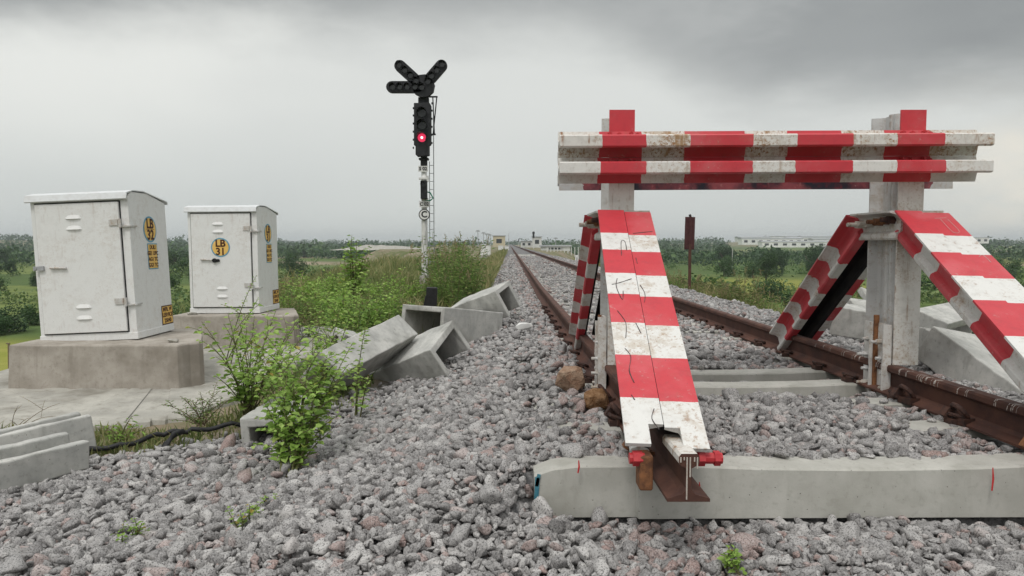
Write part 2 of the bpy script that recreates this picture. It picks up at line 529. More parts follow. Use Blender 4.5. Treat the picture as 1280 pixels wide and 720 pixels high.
M['wallwhite'] = simple('wall_white', (0.56, 0.57, 0.56), (0.66, 0.66, 0.64), 0.5, 0.8, 0.1, 0.01)
M['wallbright'] = simple('wall_bright', (0.70, 0.71, 0.70), (0.80, 0.80, 0.78), 0.5, 0.8, 0.1, 0.01)
M['wallyellow'] = simple('wall_cream', (0.50, 0.44, 0.30), (0.56, 0.50, 0.36), 0.5, 0.8, 0.1, 0.01)
M['roofgrey'] = simple('roof_grey', (0.34, 0.36, 0.38), (0.44, 0.45, 0.46), 0.3, 0.6, 0.1, 0.01)
M['window'] = simple('window_dark', (0.03, 0.035, 0.04), (0.05, 0.055, 0.06), 2, 0.25, 0.02, 0.001, None, 0.5)
M['weedleaf'] = leafmat('weed_leaf', [(0, (0.16, 0.28, 0.055)), (0.45, (0.30, 0.46, 0.10)), (0.82, (0.42, 0.56, 0.17)), (0.93, (0.30, 0.31, 0.05)), (1, (0.40, 0.31, 0.08))], 0.38)
M['herbleaf'] = leafmat('herb_leaf', [(0, (0.085, 0.16, 0.042)), (0.45, (0.175, 0.285, 0.07)), (0.78, (0.27, 0.37, 0.11)), (1, (0.42, 0.38, 0.18))], 0.3)
M['bushleaf'] = leafmat('bush_leaf', [(0, (0.032, 0.075, 0.026)), (0.5, (0.065, 0.13, 0.040)), (1, (0.12, 0.20, 0.06))], 0.22)
M['treeleaf'] = leafmat('tree_leaf', [(0, (0.024, 0.056, 0.023)), (0.5, (0.048, 0.098, 0.036)), (1, (0.09, 0.15, 0.052))], 0.2)
M['scrubleaf'] = leafmat('scrub_leaf', [(0, (0.055, 0.11, 0.034)), (0.5, (0.11, 0.18, 0.055)), (1, (0.20, 0.25, 0.09))], 0.22)
M['grass'] = leafmat('grass_blade', [(0, (0.075, 0.12, 0.036)), (0.35, (0.155, 0.20, 0.065)), (0.65, (0.28, 0.28, 0.12)), (1, (0.44, 0.36, 0.20))], 0.3)
M['seed'] = leafmat('seed_head', [(0, (0.20, 0.18, 0.09)), (1, (0.36, 0.29, 0.17))], 0.25)
m, N = new_mat('red_lamp')
finish(N, (0.6, 0.02, 0.05), 0.3, emit=(1.0, 0.05, 0.14), estr=0.7)
M['redlamp'] = m
m, N = new_mat('red_lamp_core')
finish(N, (0.9, 0.6, 0.6), 0.3, emit=(1.0, 0.62, 0.68), estr=2.2)
M['redcore'] = m

# ballast stone: colour per stone, dark mineral specks
m, N = new_mat('granite')
r = attr(N, 'rnd')
base = N.ramp(r, [(0, (0.185, 0.178, 0.175)), (0.40, (0.285, 0.277, 0.272)), (0.72, (0.375, 0.365, 0.356)), (0.88, (0.46, 0.448, 0.434)), (0.92, (0.38, 0.318, 0.302)), (1, (0.29, 0.205, 0.185))])
sp = N.noise(N.obj, 165, 4, 0.65)
sp2 = N.noise(N.obj, 42, 4, 0.6)
col = N.mix(N.math('MULTIPLY', N.ss(sp, 0.53, 0.60), 0.85), base, (0.065, 0.063, 0.064))
col = N.mix(N.math('MULTIPLY', N.ss(sp, 0.47, 0.36), 0.5), col, (0.47, 0.46, 0.455))
col = N.mix(N.math('MULTIPLY', N.ss(sp2, 0.5, 0.7), 0.30), col, (0.36, 0.345, 0.33))
finish(N, col, 0.85, bump=N.math('ADD', sp2, N.math('MULTIPLY', sp, 0.4)), bstr=0.5, bdist=0.006, spec=0.25)
M['granite'] = m

# ground
m, N = new_mat('ground')
geo = N.n('ShaderNodeNewGeometry').outputs['Position']
bal = attr(N, 'bal')
form = attr(N, 'form')
n1 = N.noise(geo, 0.9, 6, 0.6)
n2 = N.noise(geo, 14, 5, 0.7)
n3 = N.noise(geo, 0.03, 5, 0.6)
n4 = N.noise(geo, 0.35, 6, 0.7)
stone = N.mix(N.ss(n2, 0.35, 0.65), (0.07, 0.07, 0.072), (0.27, 0.265, 0.262))  # dark tone puts the shade of the gaps between stones into the colour
soil = N.mix(N.ss(n1, 0.35, 0.65), (0.21, 0.165, 0.115), (0.29, 0.245, 0.185))
soil = N.mix(N.math('MULTIPLY', N.ss(n4, 0.44, 0.56), 0.85), soil, (0.095, 0.125, 0.042))
vcell = N.n('ShaderNodeTexVoronoi', {'Vector': N.n('ShaderNodeMapping', {'Vector': geo, 'Rotation': (0, 0, 0.35), 'Scale': (0.012, 0.018, 0.0)}).outputs[0], 'Scale': 1.0, 'Randomness': 0.75})
cellv = N.n('ShaderNodeSeparateColor', {0: vcell.outputs['Color']}).outputs[0]
field = N.ramp(cellv, [(0, (0.085, 0.13, 0.04)), (0.30, (0.12, 0.175, 0.05)), (0.55, (0.16, 0.20, 0.06)), (0.74, (0.22, 0.225, 0.08)), (0.86, (0.12, 0.16, 0.05)), (0.93, (0.26, 0.205, 0.14)), (1, (0.30, 0.25, 0.18))], 'CONSTANT')
field = N.mix(N.math('MULTIPLY', N.ss(n4, 0.42, 0.62), 0.55), field, (0.055, 0.085, 0.026))
field = N.mix(N.math('MULTIPLY', N.ss(n3, 0.52, 0.62), 0.5), field, (0.075, 0.105, 0.034))
earth = attr(N, 'earth')
earthc = N.mix(N.ss(n4, 0.35, 0.65), (0.23, 0.17, 0.115), (0.36, 0.30, 0.235))
field = N.mix(earth, field, earthc)
paddy = attr(N, 'paddy')
field = N.mix(paddy, field, N.mix(N.ss(n4, 0.35, 0.65), (0.22, 0.235, 0.045), (0.28, 0.275, 0.07)))
col = N.mix(form, field, soil)
col = N.mix(bal, col, stone)
finish(N, col, 0.95, bump=n2, bstr=0.6, bdist=0.03, spec=0.1)
M['ground'] = m

# ------------------------------------------------------------------ ground sheet
def steps(*segs):
    out = []
    for a, b, n in segs:
        out += list(np.linspace(a, b, n, endpoint=False))
    return out
gx = steps((-5, 5, 84), (5, 14, 24), (14, 60, 26))
gx += list(60 * (3000 / 60) ** np.linspace(0, 1, 36))
gl = steps((5, 14, 24), (14, 60, 26)) + list(60 * (3000 / 60) ** np.linspace(0, 1, 36))
xs = np.array(sorted([-v for v in gl] + gx))
ys = np.array(steps((-3000, -60, 8), (-60, -6, 12), (-6, 2, 20), (2, 7, 60), (7, 20, 60), (20, 60, 50)) + list(60 * (3000 / 60) ** np.linspace(0, 1, 60)))
X, Y = np.meshgrid(xs, ys)
Z = H(X, Y)
bal_ = sm(gravel_left(Y) - 0.25, gravel_left(Y) + 0.05, X - track_c(Y)) * sm(4.3, 4.0, X - track_c(Y)) * (Y < 1200)
Z = Z - 0.022 * bal_ * (Y < 60)
nx, ny = len(xs), len(ys)
me = bpy.data.meshes.new('ground')
idx = np.arange(nx * ny).reshape(ny, nx)
quads = np.stack([idx[:-1, :-1], idx[:-1, 1:], idx[1:, 1:], idx[1:, :-1]], -1).reshape(-1, 4)
me.from_pydata(np.stack([X, Y, Z], -1).reshape(-1, 3).tolist(), [], quads.tolist())
me.polygons.foreach_set('use_smooth', np.ones(len(quads), bool))
def gattr(k, arr):
    a = me.attributes.new(k, 'FLOAT', 'POINT')
    a.data.foreach_set('value', np.ascontiguousarray(arr, dtype=np.float32).ravel())
ul = X - track_c(Y)
gattr('bal', sm(gravel_left(Y) - 0.25, gravel_left(Y) + 0.05, ul) * sm(4.3, 4.0, ul) * (Y < 1200))
gattr('form', sm(2.2, 0.9, -0.5 - Z) * (Y < 1200))
ea = np.exp(-((X + 62) / 48) ** 2 - ((Y - 255) / 26) ** 2) * 1.6 + np.exp(-((X + 30) / 22) ** 2 - ((Y - 150) / 40) ** 2) * 1.4
gattr('earth', np.clip(ea * (0.8 + 0.6 * vn(X, Y, 14, 8)) - 0.25, 0, 1))
gattr('paddy', np.exp(-((X + 34) / 14) ** 4 - ((Y - 44) / 9) ** 4) + 0.8 * np.exp(-((X - 44) / 16) ** 4 - ((Y - 112) / 20) ** 4))
me.materials.append(M['ground'])
me.update()
g = bpy.data.objects.new('ground', me)
COL.objects.link(g)
structure(g)

# concrete slab under the cabinets
mb = MB()
outline = [(-4.72, 4.62), (-3.9, 4.56), (-3.1, 4.66), (-2.6, 4.70), (-2.25, 4.95), (-2.12, 5.6), (-2.22, 6.6), (-2.1, 8.0), (-2.2, 10.3), (-4.75, 10.4), (-4.8, 7.5)]
fine_o = []
for i in range(len(outline)):
    a, b = Vector(outline[i]), Vector(outline[(i + 1) % len(outline)])
    for k in range(8):
        p = a.lerp(b, k / 8)
        fine_o.append((p.x + random.uniform(-.03, .03), p.y + random.uniform(-.03, .03)))
k = len(fine_o)
cxy = (-3.4, 7.2)
rings = []
for sc_, z_ in ((1.03, -0.64), (1.0, -0.47), (0.985, -0.452), (0.5, -0.448)):
    rings += [(cxy[0] + (p[0] - cxy[0]) * sc_, cxy[1] + (p[1] - cxy[1]) * sc_, z_ + random.uniform(-.006, .006)) for p in fine_o]
rings.append((cxy[0], cxy[1], -0.448))
fs = [(r_ * k + i, r_ * k + (i + 1) % k, (r_ + 1) * k + (i + 1) % k, (r_ + 1) * k + i) for r_ in range(3) for i in range(k)]
fs += [(3 * k + i, 3 * k + (i + 1) % k, 4 * k) for i in range(k)]
mb.add(rings, fs)
structure(mb.build('concrete_slab', M['slab'], smooth=False))


# ------------------------------------------------------------------ rail profile
def railprof(s=1.0):
    h = [(-.075, 0), (.075, 0), (.075, .011), (.022, .027), (.0085, .045), (.0085, .118), (.030, .130), (.036, .138), (.036, .160), (.028, .171), (-.028, .171),
         (-.036, .160), (-.036, .138), (-.030, .130), (-.0085, .118), (-.0085, .045), (-.022, .027), (-.075, .011)]
    return [(a * s, b * s) for a, b in h]
RP = railprof()
XL, XR = 0.612, 2.318          # rail centres at y = 3
def rail_x(x0, y):
    return x0 + float(track_c(y))


# ------------------------------------------------------------------ track: rails and sleepers
def lay_rail(x0, y0, label, painted, mt='rail'):
    base = (rail_x(x0, y0), y0, -0.171)
    mb = MB()
    ysr = [y0, y0 + 0.26] + list(np.arange(3, 12, 1.0)) + list(np.arange(12, 60, 4)) + list(np.arange(60, 900, 30))
    ysr = sorted(set(round(float(v), 3) for v in ysr if v >= y0))
    k = len(RP)
    vs, fs, ms = [], [], []
    for yv in ysr:
        cx = rail_x(x0, yv)
        vs += [(cx + a, yv, -0.171 + b) for a, b in RP]
    for i in range(len(ysr) - 1):
        for j in range(k):
            j2 = (j + 1) % k
            fs.append((i * k + j, i * k + j2, (i + 1) * k + j2, (i + 1) * k + j))
            ms.append(1 if (painted and i == 0 and 6 <= j <= 12) else 0)
    fs.append(tuple(range(k))[::-1])
    ms.append(0)
    mb.add(vs, fs)
    mb.m = ms
    o = mb.build('rail', [M[mt], M['endwhite']] if painted else M[mt], None, base)
    tag(o, label, 'rail')
    return o, base
railL, bL = lay_rail(XL, 2.47, 'rusty left rail with a white painted end poking out below the front strut', True)
railR, bR = lay_rail(XR, 2.2, 'rusty right rail with chalk scratches along its head, leaving at the right edge', False, 'railchalk')
# paint drips down the cut end of the left rail
mb = MB()
ex = rail_x(XL, 2.47)
for dx_, ln in ((-.030, .018), (-.018, .010), (-.008, .150), (.003, .07), (.018, .015), (.028, .04)):
    mb.box((ex + dx_, 2.468, -.012 - ln / 2), (.0045, .003, ln))
mb.build('paint_drips', M['rustwhite'], railL, bL)

def sleeper_mb():
    """prestressed sleeper along x, 2.75 long, centred; top at the rail seat at z=0"""
    mb = MB()
    prof = []
    for x, zt, wt, wb in ((-1.375, -.040, .066, .080), (-1.30, -.012, .072, .084), (-1.20, 0.0, .074, .086), (-.958, .001, .074, .086), (-.953, .001, .089, .108), (-.70, .002, .088, .106), (-.45, -.008, .090, .105), (0, -.014, .09, .104),
                          (.45, -.008, .090, .105), (.70, .002, .088, .106), (1.20, 0.0, .088, .106), (1.30, -.012, .084, .10), (1.375, -.040, .075, .09)):
        prof.append([(x, -wb, -.21), (x, -wt, zt - .008), (x, -wt + .01, zt), (x, wt - .01, zt), (x, wt, zt - .008), (x, wb, -.21)])
    vs = [p for ring in prof for p in ring]
    fs = []
    for i in range(len(prof) - 1):
        for j in range(6):
            j2 = (j + 1) % 6
            fs.append((i * 6 + j, (i + 1) * 6 + j, (i + 1) * 6 + j2, i * 6 + j2))
    fs.append((0, 1, 2, 3, 4, 5))
    fs.append(tuple((len(prof) - 1) * 6 + j for j in (5, 4, 3, 2, 1, 0)))
    mb.add(vs, fs)
    return mb
clip_mb = MB()
clip_mb.tube([(.03, -.05, .01), (.075, -.055, .03), (.105, -.02, .052), (.10, .03, .055), (.06, .05, .045), (.035, .03, .035), (.04, 0, .03)], .010, 6)
clip_mb.box((.085, .0, .016), (.05, .07, .03))
sl_y = [2.975, 3.56, 4.10, 4.67, 5.13]
while sl_y[-1] < 62:
    sl_y.append(sl_y[-1] + 0.60)
mid0 = (XL + XR) / 2
CLIPN = 12
sl0 = None
SLEEP = []
for i, yv in enumerate(sl_y):
    cx = mid0 + float(track_c(yv))
    SLEEP.append((cx, yv))
    loc = (cx, yv, -.173)
    rz = 0.012 if yv < 12 else 0.0035
    if i == 0:
        t = sleeper_mb().build('sleeper', M['sleeper'], None, None)
        t.location = loc
        t.rotation_euler = (0, 0, rz)
        tag(t, 'bare grey concrete sleeper across the front of the track under the buffer stop', 'sleeper', 'concrete sleepers of the track')
        sl0 = t
        for sx, flip in ((-.853, 1), (-.853, -1), (.853, 1), (.853, -1)):
            c = clip_mb.build('rail_clip', M['darkrust'], t)
            c.location = (sx + flip * .012, 0, 0)
            c.rotation_euler = (0, 0, 0 if flip > 0 else math.pi)
    else:
        lab = {1: 'sleeper buried in stones just behind the bare front sleeper', 2: 'third sleeper from the front, mostly under ballast between the rails',
               3: 'nearer of the two close-set sleepers showing between the buffer posts', 4: 'farther of the two close-set sleepers showing between the buffer posts'}.get(
               i, 'weathered sleeper half sunk in ballast, receding along the track behind the buffer')
        if i <= CLIPN:
            t = dup(sl0, loc, rz, 1.0, lab)
        else:
            t = sl0.copy()
            COL.objects.link(t)
            t.location = loc
            t['label'] = lab
# marks painted on the first sleeper
mb = MB()
for (px_, py0, py1) in ((723, 574, 590), (873, 601, 616), (1238, 583, 612)):
    a = at(px_, py0, 2.875)
    b = at(px_ - 1, py1, 2.862)
    a.y -= .012
    b.y -= .012
    mb.tube([a - Vector((0, .003, 0)), a.lerp(b, .5) + Vector((.003, -.003, 0)), b - Vector((0, .002, 0))], [.002, .004, .003], 5)
bm_ = MB()
bm_.box((sl0.location.x - 1.364, 2.884, -.265), (.018, .006, .09), Matrix.Rotation(.05, 3, 'Y'))
bm_.box((sl0.location.x - 1.360, 2.884, -.232), (.014, .006, .05), Matrix.Rotation(.2, 3, 'Y'))
o = bm_.build('blue_mark', M['bluemark'], sl0)
o.matrix_parent_inverse = (Matrix.Translation(sl0.location) @ Euler(sl0.rotation_euler).to_matrix().to_4x4()).inverted()
o = mb.build('red_mark', M['redmark'], sl0)
o.matrix_parent_inverse = Matrix.Translation((-0.0, 0, 0))
o.parent = sl0
o.matrix_parent_inverse = (Matrix.Translation(sl0.location) @ Euler(sl0.rotation_euler).to_matrix().to_4x4()).inverted()

# ------------------------------------------------------------------ buffer stop (everything is old rail bolted together)
PL, PR = 0.65, 2.37
PY = 4.30
buf = thing('buffer_stop', ((PL + PR) / 2, 4.3, -0.17), 'red and white striped buffer stop of bolted rails closing the end of the track', 'buffer stop')
BB = buf.location.copy()
def part(mb, name, mat, parent=None, **k):
    if parent is None:
        return mb.build(name, mat, buf, BB, **k)
    return mb.build(name, mat, parent, BB, **k)      # sub-part: the part carries no offset of its own

def bolt(mb, p, axis, r=.018, ln=.035):
    p, axis = Vector(p), Vector(axis).normalized()
    mb.cyl(p, p + axis * ln * .55, r, 6)
    mb.cyl(p + axis * ln * .5, p + axis * ln, r * .55, 8)

# posts
postred = {}
for px_, nm in ((PL, 'L'), (PR, 'R')):
    zt = 1.52
    stops = [0.905]
    mt = paint('post_front_' + nm, stops, 'W', 0.55, (0.68, 0.665, 0.63), grime=0.4, sh=.02)
    mb = MB()
    mb.extrude(RP, (px_, PY, 0.002), (px_, PY, zt), (1, 0, 0), yd=(0, 1, 0), n=6)
    for i_ in range(6 * len(RP) + 2):
        mb.m[i_] = 0 if (i_ < 6 * len(RP) and i_ % len(RP) in (0, 1, 17)) else 1
    pf = part(mb, 'post_rail', [mt, M['postgrey']])
    pf['label'] = 'front post rail, white below with a red top'
    mb = MB()
    mb.extrude(RP, (px_ - .004, PY + .345, 0.002), (px_ - .004, PY + .345, zt + .005), (1, 0, 0), yd=(0, -1, 0), n=6)
    pr = part(mb, 'post_rail', M['postgrey'])
    # fixing plates on the inner face of the running rail
    for yy, w in ((PY + .082, .135), (PY + .250, .150)):
        sx = -1
        mb = MB()
        x_ = px_ + sx * .080
        mb.extrude([(-w / 2, 0), (w / 2, 0), (w / 2, .014), (-w / 2 + .014, .014), (-w / 2 + .014, .05), (-w / 2, .05)], (x_, yy, -.22), (x_, yy, .25 + random.uniform(-.02, .04)), (0, 1, 0), yd=(-1, 0, 0), n=5, jit=.002)
        fp = part(mb, 'fixing_plate', M['post'])
        for zz_ in (.13, .03, -.06, -.15):
            mb = MB()
            bolt(mb, (x_ - .014, yy + random.uniform(-.015, .015), zz_), (-1, random.uniform(-.1, .1), 0), .017, random.choice((.03, .045, .07)))
            part(mb, 'bolt', M['rustwhite'] if zz_ < -.1 else M['postgrey'], fp)
    mb = MB()
    mb.box((px_ - .1, PY + .163, .04), (.03, .022, .50))
    part(mb, 'rust_strip', M['rust'], bevel=.004)
    # tie rails along the post head, joining front and back struts
    for sx in (-1, 1):
        mb = MB()
        mb.extrude(RP, (px_ + sx * .082, 4.235, .925), (px_ + sx * .082, 4.735, .925), (1, 0, 0), yd=(0, 0, -1))
        tr = part(mb, 'tie_rail', M['rustwhite'] if sx > 0 else M['post'])
        if sx < 0:
            for yy, ln, mt_ in ((4.31, .085, 'darkrust'), (4.375, .09, 'rust'), (4.45, .10, 'rust'), (4.56, .10, 'rustwhite'), (4.65, .13, 'rustwhite')):
                mb = MB()
                bolt(mb, (px_ + sx * .082 + sx * .008, yy, .862 + (4.5 - yy) * .06), (sx, -.12, 0), .025, ln)
                part(mb, 'bolt', M[mt_], tr)

# beams: heads towards the camera, feet against the posts; another pair behind
XA, XB = 0.272, 2.737
def bstop(pxs, py, Y):
    return [((at(p, py, Y).x) - XA) / (XB - XA) for p in pxs]
up = bstop((752, 807, 863, 940, 995, 1065, 1120, 1180), 178, 4.13)
lo = bstop((750, 806, 862, 940, 992, 1065, 1120, 1180), 212, 4.13)
bmu = paint('beam_upper_paint', up, 'W', 1.0, (0.66, 0.64, 0.60), jit=.0016, sh=.03)
bml = paint('beam_lower_paint', lo, 'W', 0.5, (0.68, 0.67, 0.64), jit=.0016, sh=.01)
for zc, mt, lab in ((1.314, bmu, 'upper front beam with rust-stained white bands'), (1.162, bml, 'lower front beam with clean white bands')):
    mb = MB()
    mb.extrude(RP, (XA, PY - .003, zc), (XB, PY - .003, zc + .012), (0, 0, 1), yd=(0, -1, 0), n=12)
    be = part(mb, 'beam', mt)
    be['label'] = lab
    for px_ in (PL, PR):
        for bx, zz_ in ((-.075, .058), (-.02, .055), (.05, .06), (.085, .052)):
            mb = MB()
            f_ = .012 * ((px_ - XA) / (XB - XA))
            bolt(mb, (px_ + bx, PY - .016, zc + zz_ + f_), (0, -1, 0), .014, .03)
            part(mb, 'bolt', M['red'], be)
bmr = paint('beam_back_dark', [.06, .945], 'W', .4, (0.5, 0.5, 0.5), red=(.022, .022, .034))  # dark navy along the middle, pale grey at both ends
for zc in (1.300, 1.148):
    mb = MB()
    mb.extrude(RP, (XA + .03, PY + .350, zc), (XB + .09, PY + .350, zc + .012), (0, 0, 1), yd=(0, 1, 0), n=4)
    be = part(mb, 'beam', bmr)
    be['label'] = 'dark beam with pale ends bolted behind the posts'
# struts: two rails side by side, feet outwards
def yfrac(pys, p_top, p_bot):
    """photo rows of the colour changes -> position along the strut"""
    out = []
    for py in pys:
        best, bt = 9e9, 0
        for i in range(401):
            t = i / 400
            p = p_top.lerp(p_bot, t)
            z = p.z - CZ
            f_ = p.y * math.cos(TH) - z * math.sin(TH)
            u_ = p.y * math.sin(TH) + z * math.cos(TH)
            e = abs(360 - F * u_ / f_ - py)
            if e < best:
                best, bt = e, t
        out.append(bt)
    return out
specs = [
    ('front_left', (PL, 4.20, .926), (.565, 2.575, .004), (291, 312, 341, 367, 403, 443, 497), 'R'),
    ('front_right', (2.378, 4.20, .922), (2.285, 2.575, .004), (292, 315, 345, 376, 420, 462, 515), 'R'),
    ('back_left', (PL, 4.765, .922), (.655, 6.08, -.02), None, 'R'),
    ('back_right', (2.372, 4.765, .920), (2.345, 6.05, -.02), None, 'R')]
for nm, pt, pb, rows, first in specs:
    pt, pb = Vector(pt), Vector(pb)
    st = yfrac(rows, pt, pb) if rows else [.20, .31, .44, .55, .67, .77, .88]
    mt = paint('strut_' + nm, st, first, 0.60, (0.66, 0.655, 0.63), jit=.0009 if rows else .008)
    ax = (pb - pt).normalized()
    side = Vector((1, 0, 0))
    side = (side - ax * side.dot(ax)).normalized()
    nrm = side.cross(ax)
    if nrm.z > 0:
        nrm = -nrm                                  # heads point inwards / downwards
    for sx in (-1, 1):
        off = side * (sx * (.0765 if rows else .098)) + nrm * (0.0 if sx < 0 else .004) + ax * (0.0 if sx < 0 else .012)
        mb = MB()
        if rows:
            cut = 0.945
            pc = pt.lerp(pb, cut)
            mb.extrude(RP, pt + off, pc + off, side, yd=nrm, n=10, u0=0, u1=cut)
            # foot carried on past the notch, outer two thirds only
            a0, a1 = (-.075, .018) if sx < 0 else (-.018, .075)
            mb.extrude([(a0, 0), (a1, 0), (a1, .016), (a0, .016)], pc + off, pb + off, side, yd=nrm, n=2, u0=cut, u1=1, cap0=False)
        else:
            mb.extrude(RP, pt + off, pb + off, side, yd=nrm, n=10)
        inner_ = range(1, 9) if sx < 0 else range(10, 18)      # the facing sides of each pair take the black material
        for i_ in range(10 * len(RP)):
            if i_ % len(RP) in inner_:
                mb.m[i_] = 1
        s_ = part(mb, 'strut_rail', [mt, M['strutblack']], smooth=False)
        s_['label'] = ('sloping front strut rail' if rows else 'sloping back strut rail') + ' in red and white bands'
        if nm == 'front_left' or nm == 'front_right':
            # hasty scribbles and scratches on the face
            mb = MB()
            def face(a, t):
                p = pt.lerp(pb, t) + off + side * a - nrm * .0015
                return p
            marks = []
            if nm == 'front_left' and sx < 0:
                marks = [[(-.02, .40), (-.03, .44), (-.01, .50), (.0, .46)], [(-.04, .55), (-.01, .60), (-.02, .66)], [(-.03, .70), (-.01, .73), (-.025, .78), (-.012, .82)],
                         [(.035, .60), (.05, .64)], [(.02, .28), (.03, .20), (.05, .20), (.052, .25)], [(-.05, .43), (-.01, .42), (.05, .40)], [(-.03, .86), (-.02, .875)], [(.05, .90), (.035, .93), (.055, .96)]]
            elif nm == 'front_left':
                marks = [[(-.06, .28), (-.058, .31)], [(-.05, .14), (.06, .125)], [(-.065, .42), (-.05, .46), (-.06, .5)]]
            elif nm == 'front_right' and sx > 0:
                marks = [[(-.04, .04), (.03, .035)], [(-.01, .045), (-.01, .125), (.03, .12), (.03, .045)], [(.0, .27), (.03, .26), (.035, .30)]]
            for mk in marks:
                mb = MB()
                pp = [face(a, t) for a, t in mk]
                qq = []
                for i_ in range(len(pp) - 1):
                    p0_, p1_, p2_, p3_ = pp[max(i_ - 1, 0)], pp[i_], pp[i_ + 1], pp[min(i_ + 2, len(pp) - 1)]
                    for t_ in (0, .25, .5, .75):
                        qq.append(.5 * (2 * p1_ + (p2_ - p0_) * t_ + (2 * p0_ - 5 * p1_ + 4 * p2_ - p3_) * t_ ** 2 + (3 * p1_ - p0_ - 3 * p2_ + p3_) * t_ ** 3))
                qq.append(pp[-1])
                mb.tube(qq, [(.0012 + .0012 * random.random()) if nm == 'front_left' else .001 for _ in qq], 4)
                part(mb, 'scribble' if nm == 'front_left' else 'scratch', M['pen'] if nm == 'front_left' else M['chalk'], s_)
# red tie bolts through the strut feet
for c, xs_ in ((Vector((.585, 2.60, -.055)), (-.155, -.10, .085, .185)), (Vector((2.285, 2.60, -.055)), (-.16, -.10, .09, .17))):
    for a, b in ((xs_[0], xs_[1]), (xs_[2], xs_[3])):
        mb = MB()
        mb.cyl(c + Vector((a, 0, 0)), c + Vector((b, 0, 0)), .021, 10)
        mb.cyl(c + Vector((a + .012, 0, 0)), c + Vector((a + .035, 0, 0)), .029, 6)
        mb.cyl(c + Vector((b - .03, 0, 0)), c + Vector((b - .008, 0, 0)), .028, 6)
        part(mb, 'tie_bolt', M['red'], smooth=False)
    mb = MB()
    mb.box(c + Vector((-.095, .02, -.05)), (.05, .09, .13))
    part(mb, 'packing_block', M['rust'], bevel=.008)
# heavy rusty clamps holding the left strut foot and post to the rail
for (yy, sx, rr) in ((2.98, -1, .055), (3.55, -1, .05), (4.02, -1, .05), (4.22, 1, .05), (3.56, 1, .05)):
    for x0 in (XL, XR):
        if x0 == XR and sx > 0:
            continue
        cx = rail_x(x0, yy) + sx * .085
        mb = MB()
        mb.tube([(cx + .03 * sx * math.cos(w) + .01, yy + rr * .8 * math.sin(w), -.135 + rr * math.cos(w) * .7 + .03) for w in np.linspace(-2.6, 2.4, 10)], .013, 7)
        mb.box((cx - .02 * sx, yy, -.15), (.07, .09, .035), Matrix.Rotation(.3, 3, 'Z'))
        mb.box((cx + .02 * sx, yy + .05, -.125), (.05, .045, .05), Matrix.Rotation(.6, 3, 'Y'))
        part(mb, 'rail_clamp', M['rust'] if yy < 3.2 else M['darkrust'])


# ------------------------------------------------------------------ lettering
def text_mesh(s, size, ext=0.0008, sx=1.0):
    cu = bpy.data.curves.new('lettering', 'FONT')
    cu.body = s
    cu.size = size
    cu.align_x = 'CENTER'
    cu.align_y = 'CENTER'
    cu.extrude = ext
    cu.space_line = 0.95
    cu.offset = size * 0.030
    o = bpy.data.objects.new('lettering', cu)
    me_ = bpy.data.meshes.new_from_object(o)
    bpy.data.objects.remove(o)
    for v in me_.vertices:
        v.co.x *= sx
    return me_
FRONT = Matrix(((1, 0, 0, 0), (0, 0, -1, 0), (0, 1, 0, 0), (0, 0, 0, 1)))          # text faces -y
RIGHT = Matrix(((0, 0, 1, 0), (1, 0, 0, 0), (0, 1, 0, 0), (0, 0, 0, 1)))            # text faces +x


